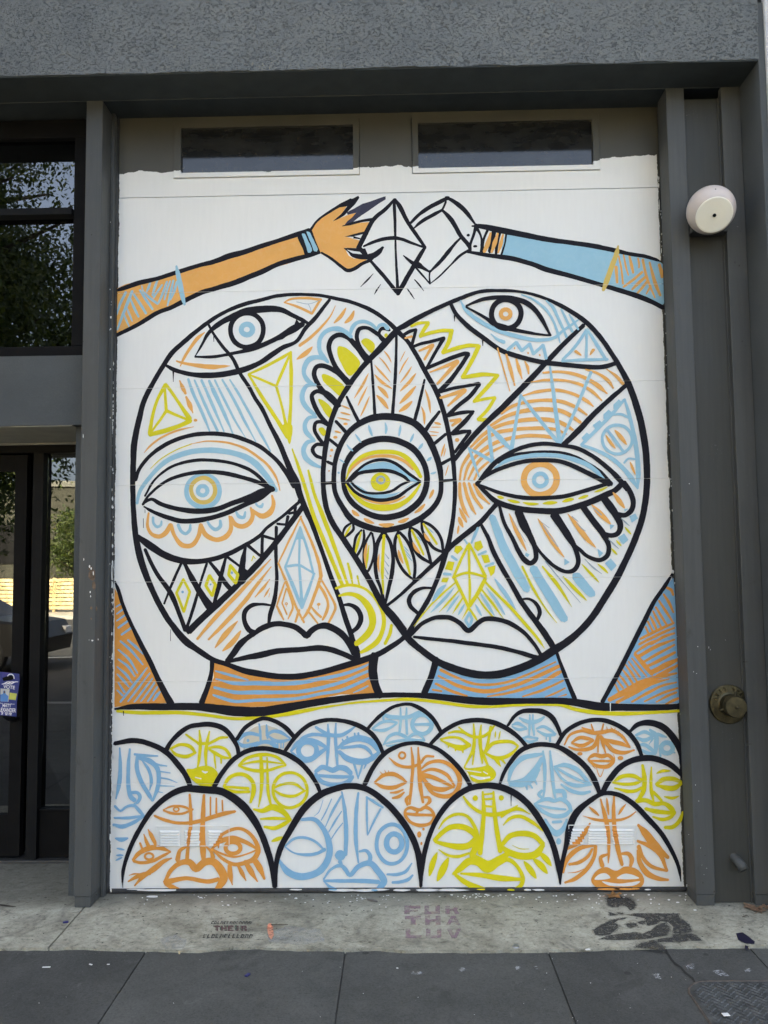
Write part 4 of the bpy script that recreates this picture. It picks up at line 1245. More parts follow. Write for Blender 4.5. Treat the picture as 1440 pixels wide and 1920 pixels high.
B4 665,1375,4 666,1386,4
B4 672,1374,4 673,1386,4
B4 651,1381,4 653,1390,4
B4 642,1386,3 644,1390,3
B4 664,1432,5 668,1446,4 672,1460,2
B4 680,1430,4 676,1445,4 671,1460,2
B3 688,1428,4 684,1438,3 682,1442,1
B9 592,1446,7 604,1438,9 616,1441,9 624,1444,10 636,1439,10 648,1441,11 658,1450,9
B9 592,1451,7 603,1465,8 630,1471,9 652,1466,9 661,1456,8
B7 598,1454,6 630,1456,7 658,1456,6
k8 535,1407,7 556,1379,8 580,1359,8 610,1350,8 640,1351,8 670,1359,9 696,1375,9 710,1393,8 719,1413,7
@painted_face|yellow face in the second row right of the middle with a winking fringe of lashes
y6 888,1357,3 889,1380,6 887,1406,7 880,1420,5 871,1437,3
y4 889,1408,4 886,1433,3
y6 902,1359,3 900,1385,7 902,1410,6 904,1431,3
y6 901,1402,5 908,1420,6 916,1438,4
y5 860,1363,3 874,1375,6 888,1381,6 904,1381,6 916,1374,6 927,1360,3
y5 841,1374,4 856,1371,5 873,1374,5
y6 826,1386,4 844,1382,5 862,1384,5 880,1396,7
y8 827,1388,3 846,1397,7 864,1402,11 881,1397,7
y4 854,1400,4 854,1407,3
y4 867,1402,5 868,1411,3
y4 842,1396,3 840,1402,2
y5 920,1362,5 917,1380,5 914,1396,6 908,1412,5
y6 909,1411,5 924,1394,7 942,1390,7 960,1391,6 971,1398,4
y7 912,1413,5 930,1421,8 950,1418,7 964,1408,5 971,1399,4
y8 928,1420,8 933,1428,7 939,1437,2
y5 941,1424,5 947,1431,3
y3t 929,1370 928,1384
y3t 938,1370 935,1386
yf 869,1438 878,1440 890,1439 904,1437 916,1434 925,1441 930,1450 927,1459 912,1467 896,1468 884,1463 878,1450
w5 883,1454,3 900,1459,6 918,1457,3
w2 873,1444,2 888,1446,2 902,1448,2
w2 906,1446,2 914,1451,2
k8 807,1395,7 830,1372,8 860,1355,8 880,1351,9 900,1350,9 930,1356,10 960,1372,9 976,1386,8 987,1399,8
@painted_face|orange face in the second row on the right with dots on its cheeks
O5 1058,1396,3 1068,1378,5 1090,1370,6 1112,1374,7 1126,1373,8 1148,1370,7 1166,1380,6 1180,1400,4
O7 1072,1392,4 1086,1383,7 1100,1384,7 1111,1387,5
O7 1072,1393,4 1090,1398,8 1112,1388,5
O6 1066,1400,3 1080,1405,5 1098,1405,7 1112,1400,8 1120,1386,8 1121,1376,5
O6 1121,1380,6 1121,1410,3
O6 1126,1380,6 1130,1394,6 1135,1411,3
O8 1132,1386,5 1150,1391,9 1164,1394,8 1181,1401,3
O8 1136,1394,6 1150,1407,9 1168,1411,7 1189,1406,3
O7 1127,1382,6 1136,1392,7 1146,1402,6
O4 1108,1357,2 1112,1370,4
O4 1131,1357,3 1128,1370,4
O5 1091,1364,3 1108,1370,5
O6 1148,1366,3 1134,1373,6
O2 1137,1362,1 1139,1370,2
O2 1145,1362,1 1147,1369,2
O2 1153,1364,1 1151,1374,2
O2 1160,1370,1 1158,1379,2
O2 1167,1376,1 1165,1384,2
O. 1087,1413,5,3.4
O. 1163,1421,5.5,4
O7c 1103,1423,4 1114,1415,7 1128,1418,8 1140,1416,7 1150,1426,6 1140,1436,8 1120,1436,7 1108,1429,5
O5l 1106,1426,4 1148,1427,5
O2 1100,1422,1 1108,1431,2 1116,1441,1
O2 1116,1434,1 1125,1456,2 1133,1438,1
O2 1150,1414,1 1152,1424,2 1146,1432,1
k9 1044,1396,8 1060,1372,8 1088,1355,8 1120,1349,8 1150,1356,9 1176,1372,9 1194,1394,9 1203,1418,7
@painted_face|large blue profile face cut off by the left door edge
B7 225,1402,3 226,1440,7 224,1470,8 218,1497,3
B8 244,1404,4 241,1440,7 242,1480,8 246,1494,9 253,1500,8
B7 246,1486,6 258,1486,6 263,1494,7 258,1504,6 252,1507,3
B8 258,1418,6 257,1440,8 266,1466,8 280,1490,8 286,1501,4
B8 260,1420,7 280,1426,10 294,1438,9 298,1454,8 296,1476,8 287,1501,4
B5 266,1424,3 280,1444,6 284,1464,6 281,1482,2
B6 253,1414,5 270,1416,6 296,1417,3
B4 288,1430,4 300,1434,4 314,1436,2
B3 300,1446,3 320,1449,2
B3 300,1458,3 314,1460,3 333,1467,1
B3 300,1473,3 328,1474,1
B2 297,1484,2 306,1486,1
B6 216,1511,5 226,1520,4 238,1512,5 252,1510,6 262,1520,7 270,1530,5
B6 215,1533,4 240,1533,6 268,1530,5
B7 213,1546,5 230,1549,8 250,1542,7 269,1531,4
B8t 216,1571 228,1574 241,1571
B4t 219,1590 234,1593
B4t 218,1603 232,1603
B4t 217,1613 230,1607
k10 216,1394,8 250,1388,10 280,1394,10 312,1410,10 334,1433,11 350,1456,10 358,1476,9
@painted_face|yellow face in the middle row with a large round right eye, left of centre
y6 448,1434,4 462,1422,6 486,1415,7 506,1415,6 522,1421,6 536,1434,4
y6 448,1435,4 466,1442,6 488,1445,7 506,1443,6 522,1438,5 536,1435,3
y4 452,1433,3 488,1427,5 534,1432,3
y7 489,1416,6 491,1446,8 491,1470,7 489,1490,5 485,1513,2
y6 501,1420,3 502,1460,5 503,1486,6 509,1512,4
y6* 544,1481,32,33
y5 512,1478,4 530,1470,5 552,1469,6 570,1481,4
y5 512,1480,4 530,1490,6 552,1492,6 572,1482,4
y8 420,1474,5 430,1458,7 448,1451,7 464,1455,8 474,1466,8 476,1482,9 470,1504,5
y5 420,1474,4 440,1476,5 466,1478,6
y5 421,1477,4 440,1484,6 468,1484,5
y10 476,1517,4 492,1520,8 500,1517,10 510,1513,12 524,1517,12 536,1526,10 545,1536,5
y6 489,1535,4 515,1534,6 543,1535,5
y8 496,1550,5 516,1552,8 532,1545,8 545,1537,5
y8t 509,1577 520,1573 530,1569
k9 402,1474,9 416,1450,9 440,1422,9 464,1408,9 488,1403,9 510,1405,9 534,1412,10 560,1427,10 580,1448,9 594,1470,8 601,1486,7
@painted_face|orange face in the middle row under the centre of the black line
O4* 754,1416,6,6
O5 729,1420,2 746,1434,6 768,1438,6 786,1433,5
O7 703,1466,4 720,1453,7 738,1451,8 752,1458,7 762,1466,4
O6 703,1467,4 718,1475,7 738,1476,8 752,1471,6 762,1466,4
O2 717,1451,2 712,1446,1
O2 724,1450,2 721,1443,1
O2 730,1450,2 728,1444,1
O4 732,1486,3 744,1485,5 756,1480,3
O5 736,1496,4 748,1493,6 758,1485,3
O6 771,1401,3 774,1430,6 772,1465,6 768,1507,5
O7 784,1401,3 786,1440,8 788,1472,8 793,1504,5
O6 770,1490,4 762,1498,7 764,1509,4
O6 794,1494,4 804,1495,6 806,1502,7 798,1510,4
O5 789,1430,5 798,1418,5 813,1418,4
O8 790,1441,3 804,1430,6 828,1427,7 850,1439,8 861,1456,9 861,1472,9 851,1488,9 834,1493,8 812,1487,7 798,1470,6
O6 790,1448,4 810,1442,6 836,1451,7 852,1473,4
O8 791,1453,9 808,1456,8 830,1465,7 851,1476,4
O8 792,1458,7 806,1474,9 828,1480,9 848,1476,4
O6c 761,1518,5 770,1514,6 780,1517,7 788,1518,6 797,1513,7 808,1518,6 814,1531,6 806,1543,6 786,1547,7 770,1541,6 760,1528,6
O5 760,1525,5 780,1527,6 812,1528,5
O4 783,1520,5 780,1526,4
O. 794,1554,2.6,3
O. 786,1564,4,6
O. 790,1581,2.2,3
k8 684,1470,9 700,1438,9 722,1412,9 748,1398,8 770,1393,7 790,1394,8 820,1404,8 850,1428,9 870,1452,9 883,1474,8
@painted_face|blue face in the middle row with an eyelash fringe, right of centre
b7 1018,1408,4 1021,1440,7 1020,1480,5 1018,1494,4
b7 1031,1408,4 1034,1440,7 1038,1480,6 1041,1496,4
b8 953,1464,5 960,1440,9 980,1421,10 1000,1416,8 1016,1413,5
b10 955,1467,6 980,1463,9 1000,1447,12 1016,1422,8
b7 956,1472,5 980,1471,9 998,1461,9 1011,1442,5
b5 986,1471,5 988,1480,3
b5 993,1470,5 998,1477,3
b5 1002,1462,5 1006,1470,3
b7 1039,1437,4 1060,1434,8 1082,1443,9 1096,1458,7 1106,1470,5
b6 1040,1440,5 1054,1460,5 1076,1472,8 1108,1471,4
b5 1044,1440,4 1070,1455,6 1106,1471,4
b6 1052,1470,4 1070,1482,7 1090,1487,7 1106,1484,5
b7 1016,1482,5 1010,1489,7 1018,1497,5
b9 1042,1483,8 1056,1484,9 1059,1495,8
b7 1002,1507,4 1018,1499,7 1030,1498,8 1038,1501,7 1052,1498,8 1066,1508,8 1070,1520,7
b5 1005,1508,3 1030,1514,5 1060,1517,4
b7 1004,1509,5 1018,1521,7 1040,1530,8 1060,1527,8 1070,1518,6
b8 1022,1536,5 1032,1554,10 1044,1562,12 1056,1553,9 1062,1536,4
b6 1036,1541,5 1052,1540,5
b. 1047,1577,5,6
k9 936,1472,5 944,1450,7 956,1430,8 976,1407,9 1004,1396,9 1028,1396,9 1046,1400,9 1070,1414,11 1100,1440,11 1116,1466,11 1124,1488,8
@painted_face|yellow face in the middle row at the right door edge
y8 1204,1434,5 1208,1460,9 1206,1482,9 1196,1500,7
y7 1221,1438,3 1220,1464,6 1221,1484,7 1225,1501,4
y6 1224,1484,6 1232,1492,6 1240,1501,5
y7 1149,1467,4 1164,1456,8 1186,1454,8 1203,1462,6
y6 1149,1467,4 1172,1470,6 1192,1468,7 1203,1463,5
y6 1152,1477,3 1176,1483,7 1192,1482,7 1203,1476,5
y8 1230,1470,6 1244,1461,9 1262,1460,9 1277,1466,6
y11 1231,1472,5 1250,1477,10 1264,1477,10 1277,1468,6
y6t 1230,1450 1242,1445 1257,1445
y6t 1244,1493 1260,1496 1273,1492
y9 1194,1501,9 1210,1500,8 1228,1507,9 1244,1506,8 1257,1514,10 1264,1524,8
y8 1210,1516,6 1230,1521,9 1263,1524,7
y7 1224,1531,4 1242,1536,7 1256,1532,7 1264,1525,5
y8 1246,1551,6 1261,1550,8 1273,1539,8 1280,1522,5
k11 1128,1488,10 1144,1459,11 1164,1437,11 1190,1424,11 1220,1421,11 1250,1430,11 1266,1441,11 1280,1457,6
@painted_face|orange face in the front row at the left
O6 356,1489,4 358,1520,6 358,1544,7 354,1580,6 351,1610,7
O9 383,1490,5 381,1530,9 380,1564,10 381,1594,11 382,1612,8
O7 352,1586,4 338,1594,7 333,1612,9
O6 386,1586,3 396,1596,6 400,1608,8
O6 290,1529,4 312,1538,6 340,1543,6 370,1540,7 400,1531,8 420,1525,8 441,1521,5
O4 306,1518,2 324,1511,4 344,1512,5 358,1518,4
O5 307,1519,3 322,1524,5 342,1525,5 362,1517,4
O3* 331,1517,5,4
O3 395,1494,3 395,1528,3
O4 406,1496,3 406,1524,4
O4 417,1500,3 418,1520,3
O8 250,1612,5 260,1600,8 280,1590,10 300,1589,9 320,1596,3
O6 251,1614,5 264,1617,6 286,1614,7 306,1604,6 320,1597,3
O4* 280,1605,8,6
O9 278,1554,2 284,1566,8 293,1583,7
O7 270,1563,2 275,1577,6 280,1588,7
O4 263,1580,4 268,1592,4
O10 323,1608,2 308,1614,8 290,1628,11 270,1642,8 253,1660,3
O8 282,1636,8 262,1641,8 241,1652,3
O3 264,1637,1 252,1638,3 242,1641,1
O8 410,1590,2 412,1570,5 430,1557,6 450,1553,6 468,1562,7 482,1582,8 484,1596,10 476,1610,10 460,1617,8 440,1620,7 420,1611,6 398,1592,4
O8 397,1591,4 412,1578,9 436,1571,10 460,1578,8 484,1592,5
O4 400,1592,3 416,1600,4 440,1606,4 462,1601,3 484,1592,3
O8* 437,1589,14,11
O10 431,1621,8 432,1640,10 436,1659,2
O8 446,1621,5 454,1636,8 462,1651,2
O11 460,1615,8 470,1632,11 483,1652,3
O12 476,1610,11 486,1625,12 496,1647,5
O12 309,1654,6 322,1630,8 340,1617,10 356,1616,12 368,1628,14 384,1616,13 400,1615,14 414,1630,16 420,1646,15 412,1660,12 406,1666,7
O8 312,1654,12 330,1649,9 350,1646,8 390,1652,8 410,1648,8
O6 311,1656,8 322,1662,9 336,1666,4
k12 230,1654,3 232,1630,7 242,1596,8 260,1558,9 286,1518,10 316,1492,11 346,1479,12 380,1480,14 416,1484,14 450,1505,16 474,1533,14 488,1558,12 500,1588,12 510,1624,11 514,1662,6
k1 230,1654,2 231,1664,1
@painted_face|blue face in the front row, second from the left
B7 641,1484,3 646,1516,7 649,1550,8 649,1575,8 648,1602,7
B7 672,1486,4 668,1520,7 667,1570,8 672,1617,3
B. 638,1603,10,10
B6 637,1614,8 640,1620,6
B7 674,1596,4 686,1594,6 694,1604,8 693,1615,8
B10 566,1536,6 590,1536,8 604,1550,9 616,1576,11 617,1604,12 600,1632,13 566,1643,13 540,1634,12 523,1612,6
B5 535,1586,3 550,1573,5 570,1570,5 592,1578,5 608,1593,4
B5 535,1587,3 550,1598,3 576,1602,6 596,1599,6 609,1592,7
B7* 735,1582,29,37
B10* 739,1580,14.5,17
B2 606,1499,1 598,1522,1.6 589,1530,1
B2 622,1497,2 612,1520,3 602,1538,2
B4 640,1492,4 624,1520,5 610,1550,2
B3 641,1520,2 628,1540,4 616,1560,2
B3 643,1542,2 632,1556,3 620,1574,2
B4 687,1494,4 700,1502,5 718,1514,4
B3 714,1516,4 702,1538,4 689,1566,2
B3 688,1496,4 688,1530,4 689,1564,3
B10 607,1648,3 620,1630,5 638,1622,7 648,1630,8 656,1640,8 672,1624,9 694,1618,11 708,1632,12 720,1652,13 710,1666,10
B7 608,1651,5 640,1651,7 680,1651,8 710,1653,8
B5 608,1652,3 620,1663,6 632,1668,6
B6 726,1639,4 744,1639,6 760,1634,6 772,1618,3
B6 736,1654,5 750,1653,6 766,1648,6 774,1640,3
k11 517,1662,6 518,1622,9 526,1590,11 542,1560,12 570,1516,13 600,1490,13 630,1478,12 660,1473,12 690,1480,11 720,1501,12 746,1528,12 768,1560,12 782,1592,12 788,1624,12 789,1661,6
@painted_face|yellow face in the front row, third from the left
y8 905,1484,4 907,1520,8 904,1560,9 900,1600,9
y8 925,1484,4 927,1520,8 932,1560,9 938,1596,9
y4 908,1489,4 925,1487,4
y4 909,1498,4 925,1497,4
y4 910,1511,4 924,1512,4
y. 891,1496,5,5.4
y. 939.6,1495.6,5,5
y6 869,1493,4 880,1508,6 900,1522,7 920,1527,8 950,1522,8 970,1510,3
y6 940,1531,5 954,1520,7 972,1516,7 994,1526,2
y7 943,1547,2 956,1534,6 974,1530,7 996,1540,7 1018,1557,4
y6 822,1554,2 834,1537,5 856,1526,6 876,1530,6 890,1550,7 896,1566,6
y10 815,1575,8 830,1560,9 844,1551,10 864,1549,11 884,1558,11 892,1568,9
y12 816,1577,6 836,1583,9 860,1587,12 880,1584,12 892,1572,10
y5 822,1592,2 840,1603,5 860,1605,6 880,1599,4
y10 892,1556,4 896,1575,8 890,1592,12 886,1604,12 900,1611,10 916,1621,16 932,1613,14 952,1600,10
y10 942,1582,8 956,1567,10 980,1562,11 1002,1567,10 1018,1582,9
y12 938,1586,8 958,1599,12 980,1605,13 1004,1601,14 1018,1584,9
y2 960,1584,1 976,1591,2 992,1591,1
y13 850,1638,6 864,1627,12 880,1614,14 896,1616,14 914,1626,20 934,1615,15 952,1611,8 968,1622,7 980,1646,8 976,1660,8 960,1669,6
y9 864,1637,4 900,1640,9 940,1646,11 978,1648,6
y10 854,1640,6 872,1653,10 892,1663,12 916,1667,5
y11t 820,1597 812,1616 805,1642
y14t 841,1607 832,1626 820,1651
y12t 982,1614 994,1630 1005,1646
y12t 999,1609 1014,1622 1026,1637
y11t 1010,1597 1024,1610 1033,1623
k2 958,1489,2 958,1511,1
k11 789,1661,5 792,1622,9 800,1582,9 814,1545,9 836,1511,10 864,1486,11 890,1475,11 926,1473,12 960,1484,13 990,1507,12 1014,1540,12 1032,1572,11 1044,1611,11 1050,1655,4
@painted_face|orange face in the front row at the right
O7 1126,1498,3 1134,1530,8 1140,1560,8 1141,1600,5 1140,1618,2
O8 1151,1490,3 1150,1520,7 1152,1556,8 1158,1590,9 1166,1621,6
O5t 1137,1495 1141,1528
O6t 1104,1512 1113,1520 1123,1529
O5t 1173,1507 1166,1516 1159,1527
O5 1092,1529,1 1116,1536,5 1140,1538,6 1164,1536,5 1180,1530,4 1192,1521,2
O7 1139,1601,4 1126,1607,7 1129,1623,8
O7 1164,1600,5 1177,1600,8 1184,1610,9 1182,1623,6
O10 1106,1543,3 1096,1560,9 1080,1580,11 1062,1592,4
O8 1056,1636,3 1060,1616,8 1074,1598,9 1094,1587,8 1115,1584,6
O8 1116,1586,7 1114,1604,7 1102,1626,8 1080,1646,8 1059,1654,4
O6 1067,1620,5 1086,1616,7 1102,1605,6 1110,1591,4
O2 1064,1636,1 1082,1634,2 1096,1628,1
O14 1196,1546,5 1210,1562,14 1228,1586,17 1240,1598,12 1252,1607,7
O8 1194,1576,5 1214,1584,8 1236,1600,9 1250,1632,5
O7 1197,1586,8 1206,1609,7 1222,1624,7 1250,1632,5
O10 1196,1594,6 1199,1616,9 1212,1636,11 1232,1646,9 1252,1649,5
Of 1108,1650 1118,1632 1136,1625 1154,1632 1172,1624 1192,1628 1204,1640 1207,1654 1196,1666 1160,1668 1130,1666 1114,1660
wf 1114,1648 1124,1638 1136,1637 1144,1645
wf 1156,1646 1168,1638 1184,1639 1198,1646
wf 1128,1652 1160,1656 1200,1652 1190,1659 1160,1661 1140,1659
k10 1050,1657,3 1053,1622,8 1060,1590,9 1068,1550,13 1080,1524,13 1104,1502,10 1132,1487,8 1160,1490,9 1186,1506,10 1216,1536,10 1240,1563,9 1260,1597,8 1272,1626,7 1276,1652,2
"""
def parse_pts(toks):
    out = []
    for tk in toks:
        v = [float(q) for q in tk.split(',')]; out.append(v)
    return out
def catmull(pts, closed, step=3.0):
    n = len(pts); res = []
    segs = n if closed else n-1
    for i in range(segs):
        p0 = pts[(i-1) % n] if closed or i > 0 else pts[0]; p1 = pts[i]; p2 = pts[(i+1) % n]
        p3 = pts[(i+2) % n] if closed or i+2 < n else pts[-1]
        L = math.hypot(p2[0]-p1[0], p2[1]-p1[1]); k = max(1, int(L/step))
        d1 = max(1e-3, math.hypot(p1[0]-p0[0], p1[1]-p0[1])**.5); d2 = max(1e-3, L**.5); d3 = max(1e-3, math.hypot(p3[0]-p2[0], p3[1]-p2[1])**.5)
        for j in range(k):
            s = j/k; r = []
            for a in range(len(p1)):
                if a < 2:   # centripetal tangents keep corners tight
                    m1 = (p2[a]-p1[a]) + d2*((p1[a]-p0[a])/d1 - (p2[a]-p0[a])/(d1+d2)) if (p0 is not p1) else (p2[a]-p1[a])
                    m2 = (p2[a]-p1[a]) + d2*((p3[a]-p2[a])/d3 - (p3[a]-p1[a])/(d2+d3)) if (p3 is not p2) else (p2[a]-p1[a])
                    h = (2*s**3-3*s*s+1)*p1[a] + (s**3-2*s*s+s)*m1 + (-2*s**3+3*s*s)*p2[a] + (s**3-s*s)*m2
                else: h = p1[a]+(p2[a]-p1[a])*(s*s*(3-2*s))
                r.append(h)
            res.append(r)
    if not closed: res.append(list(pts[-1]))
    return res
STROKES = []      # (colour index, list of 2-D polygons) in painting order, for the louvres
def wob(i, s, a): return a*noise.noise(Vector((s*.055, i*7.3, .5))) + a*.6*noise.noise(Vector((s*.21, i*3.1, 4.5)))
class Layer:
    n = 0
def add_poly(bm, pts, depth, ci):
    vs_ = []
    for (x, y) in pts:
        q = P(x, y); vs_.append(bm.verts.new((q.x, -depth, q.z)))
    try: f = bm.faces.new(vs_)
    except ValueError: return
    f.normal_update()
    if f.normal.y > 0: f.normal_flip()
    f.material_index = ci
def ribbon(bm, pts, ci, closed, butt=False):
    Layer.n += 1; sid = Layer.n; base = .0005 + sid*5e-6
    n = len(pts); S = [0]
    for a, b in zip(pts, pts[1:]): S.append(S[-1]+math.hypot(b[0]-a[0], b[1]-a[1]))
    tot = S[-1]; Lp, Rp = [], []
    for i, p in enumerate(pts):
        a = pts[(i-1) % n] if closed or i > 0 else p; b = pts[(i+1) % n] if closed or i < n-1 else p
        dx, dy = b[0]-a[0], b[1]-a[1]; L = math.hypot(dx, dy) or 1; nx, ny = -dy/L, dx/L
        w = p[2]/2; am = min(.42, .07*p[2]+.10)
        Lp.append((p[0]+nx*(w+wob(sid, S[i], am)), p[1]+ny*(w+wob(sid, S[i], am))))
        Rp.append((p[0]-nx*(w+wob(sid+.5, S[i], am)), p[1]-ny*(w+wob(sid+.5, S[i], am))))
    rngs = list(zip(range(n-1), range(1, n)))
    if closed: rngs.append((n-1, 0)); Lp[0] = Lp[0]; 
    quads = []
    for k, (i, j) in enumerate(rngs):
        q = [Lp[i], Lp[j], Rp[j], Rp[i]]; quads.append(q)
    vl, vr = [], []
    for i in range(n):
        dpt = base + S[i]*6e-9
        a = P(*Lp[i]); b = P(*Rp[i])
        vl.append(bm.verts.new((a.x, -dpt, a.z))); vr.append(bm.verts.new((b.x, -dpt, b.z)))
    for i, j in rngs:
        f = bm.faces.new((vl[i], vl[j], vr[j], vr[i])); f.material_index = ci; f.normal_update()
        if f.normal.y > 0: f.normal_flip()
    # rounded brush ends
    if not closed:
        for idx, nb_ in ((0, 1), (n-1, n-2)):
            w = pts[idx][2]/2
            if w < 1.2: continue
            cx, cy = pts[idx][0], pts[idx][1]; ang = math.atan2(cy-pts[nb_][1], cx-pts[nb_][0])
            cap = []
            for k in range(1, 6):
                t = ang + math.pi/2 - math.pi*k/6; rr = w*.8*(1+.25*noise.noise(Vector((k*1.7, sid*2.2, 0))))
                cap.append((cx+rr*math.cos(t)*.62 if False else cx+rr*math.cos(t), cy+rr*math.sin(t)))
            L0 = Lp[idx]; R0 = Rp[idx]
            if math.hypot(L0[0]-cap[0][0], L0[1]-cap[0][1]) > math.hypot(R0[0]-cap[0][0], R0[1]-cap[0][1]): L0, R0 = R0, L0
            add_poly(bm, [L0]+cap+[R0], base+2e-6, ci); quads.append([L0]+cap+[R0])
    STROKES.append((ci, quads))
def fill(bm, pts, ci, wobble=.4):
    Layer.n += 1; sid = Layer.n; base = .0005 + sid*5e-6; out = []
    n = len(pts); dense = []
    for i in range(n):
        a, b = pts[i], pts[(i+1) % n]; L = math.hypot(b[0]-a[0], b[1]-a[1]); k = max(1, int(L/3.5))
        for j in range(k): dense.append((a[0]+(b[0]-a[0])*j/k, a[1]+(b[1]-a[1])*j/k))
    out = [(x+wobble*noise.noise(Vector((x*.18, y*.18, sid))), y+wobble*noise.noise(Vector((x*.18, y*.18, sid+9)))) for x, y in dense]
    tris = tessellate_polygon([[Vector((x, y, 0)) for x, y in out]])
    vv = []
    for x, y in out: q = P(x, y); vv.append(bm.verts.new((q.x, -base, q.z)))
    polys = []
    for t in tris:
        try: f = bm.faces.new([vv[i] for i in t])
        except ValueError: continue
        f.material_index = ci; f.normal_update()
        if f.normal.y > 0: f.normal_flip()
        polys.append([out[i] for i in t])
    STROKES.append((ci, polys))
def ellipse(cx, cy, rx, ry, n=28, sid=0):
    return [(cx+rx*(1+.03*noise.noise(Vector((math.cos(a)*1.3, math.sin(a)*1.3, sid))))*math.cos(a), cy+ry*(1+.03*noise.noise(Vector((math.cos(a)*1.3, math.sin(a)*1.3, sid+5))))*math.sin(a)) for a in [2*math.pi*k/n for k in range(n)]]
def draw(bm, line):
    tk = line.split(); h = tk[0]; ci = PK.index(h[0]); rest = h[1:]
    if '*' in rest:
        w = float(rest.replace('*', '')); cx, cy, rx, ry = [float(v) for v in tk[1].split(',')]
        pts = [[x, y, w] for x, y in ellipse(cx, cy, rx, ry, max(14, int(rx*1.6)), Layer.n)]; ribbon(bm, pts, ci, True); return
    if rest == '.':
        cx, cy, rx, ry = [float(v) for v in (tk[1].split(',') if tk[1].count(',') == 3 else tk[1].split(',')[:2] + [tk[1].split(',')[2]]*2)]
        fill(bm, ellipse(cx, cy, rx, ry, 14, Layer.n), ci, .5); return
    if rest in ('f', 'F'):
        pts = parse_pts(tk[1:]); pts = [p[:2] for p in pts]
        if rest == 'f': pts = catmull(pts, True, 3)
        fill(bm, pts, ci); return
    num = ''.join(c for c in rest if c.isdigit() or c == '.'); fl = ''.join(c for c in rest if c.isalpha()); w = float(num)
    pts = parse_pts(tk[1:]); pts = [[p[0], p[1], p[2] if len(p) > 2 else w] for p in pts]
    closed = 'c' in fl
    if 'l' in fl:
        if closed: pts = pts + [pts[0]]
        for a, b in zip(pts, pts[1:]): ribbon(bm, catmull([a, b], False, 4), ci, False)
        return
    pts = catmull(pts, closed, 3.0)
    if 't' in fl:
        if len(pts) < 6: pts = catmull(pts, closed, 1.0)
        m = len(pts)-1
        for i, p in enumerate(pts): p[2] = max(.7, w*math.sin(math.pi*min(1, max(0, (i+.35)/(m+.9))))**.75)
    ribbon(bm, pts, ci, closed)

PM = [PAINT[k] for k in PK]
def finish(bm, name, parent, label=None):
    for z in JZ:
        for s in (-.00095, .00095):
            bmesh.ops.bisect_plane(bm, geom=list(bm.verts)+list(bm.edges)+list(bm.faces), dist=1e-7, plane_co=(0, 0, z+s), plane_no=(0, 0, 1))
        kill = [f for f in bm.faces if abs(f.calc_center_median().z-z) < .00095]
        bmesh.ops.delete(bm, geom=kill, context='FACES')
    o = from_bm(name, bm, PM, parent)
    if label: o['label'] = label
    return o
cur = None; sub = None; parent_part = None
def close_all(final=False):
    global cur, sub, parent_part
    pass
blocks = []      # (level, name, label, lines)
for ln in MURAL.strip().splitlines():
    ln = ln.strip()
    if not ln: continue
    if ln.startswith('@'):
        lev = 2 if ln.startswith('@@') else 1
        nm, _, lb = ln.lstrip('@').partition('|'); blocks.append([lev, nm, lb, []])
    else: blocks[-1][3].append(ln)
bms = {}
order = sorted(range(len(blocks)), key=lambda i: (blocks[i][1] != 'painted_neck', i))      # necks go on before the outlines that overlap them
for i in order:
    bm = bmesh.new(); bms[i] = bm
    for ln in blocks[i][3]: draw(bm, ln)
last = None
for i, (lev, nm, lb, lines) in enumerate(blocks):
    if lev == 1: last = finish(bms[i], nm, gd, lb)
    else: finish(bms[i], nm, last, lb)

# louvred vents pressed into the lowest section, painted over like the rest
def inside(poly, x, y):
    c = False; n = len(poly)
    for i in range(n):
        x0, y0 = poly[i]; x1, y1 = poly[(i+1) % n]
        if (y0 > y) != (y1 > y) and x < (x1-x0)*(y-y0)/(y1-y0)+x0: c = not c
    return c
bbs = []
for ci, polys in STROKES:
    xs = [p[0] for q in polys for p in q]; ys = [p[1] for q in polys for p in q]
    bbs.append((min(xs), max(xs), min(ys), max(ys)) if xs else (0, 0, 0, 0))
def colour_at(x, y):
    for k in range(len(STROKES)-1, -1, -1):
        b = bbs[k]
        if b[0] <= x <= b[1] and b[2] <= y <= b[3]:
            for q in STROKES[k][1]:
                if inside(q, x, y): return STROKES[k][0]
    return len(PM)
VM = PM + [M_door]
def louvre(parent, x0, x1, yt, h, dep=.0105):
    n = max(2, int((x1-x0)/1.6)); vv, ff, mi = [], [], []
    yo = -(.0006+Layer.n*5e-6)
    for i in range(n+1):
        x = x0+(x1-x0)*i/n; e = min(1, i/1.5, (n-i)/1.5)
        j = .35*noise.noise(Vector((x*.3, yt, 0)))
        for y, d in ((yt, .0), (yt+h*.66+j, dep*e), (yt+h*.86+j, dep*.75*e), (yt+h*.93, 0)):
            q = P(x, y); vv.append((q.x, yo-d, q.z))
    for i in range(n):
        c = colour_at(x0+(x1-x0)*(i+.5)/n, yt+h*.5)
        for k in range(3):
            a = i*4+k; ff.append((a, a+1, a+5, a+4)); mi.append(c)
    return new_mesh('louvre', vv, ff, VM, parent, mi)
def thin_rib(parent, pts, wpx, dep=.004):
    bm = bmesh.new(); vv = [Vector((P(x, y).x, -(.0006+Layer.n*5e-6), P(x, y).z)) for x, y in pts]
    tube(bm, vv, dep, 6); return from_bm('rim', bm, M_door, parent)
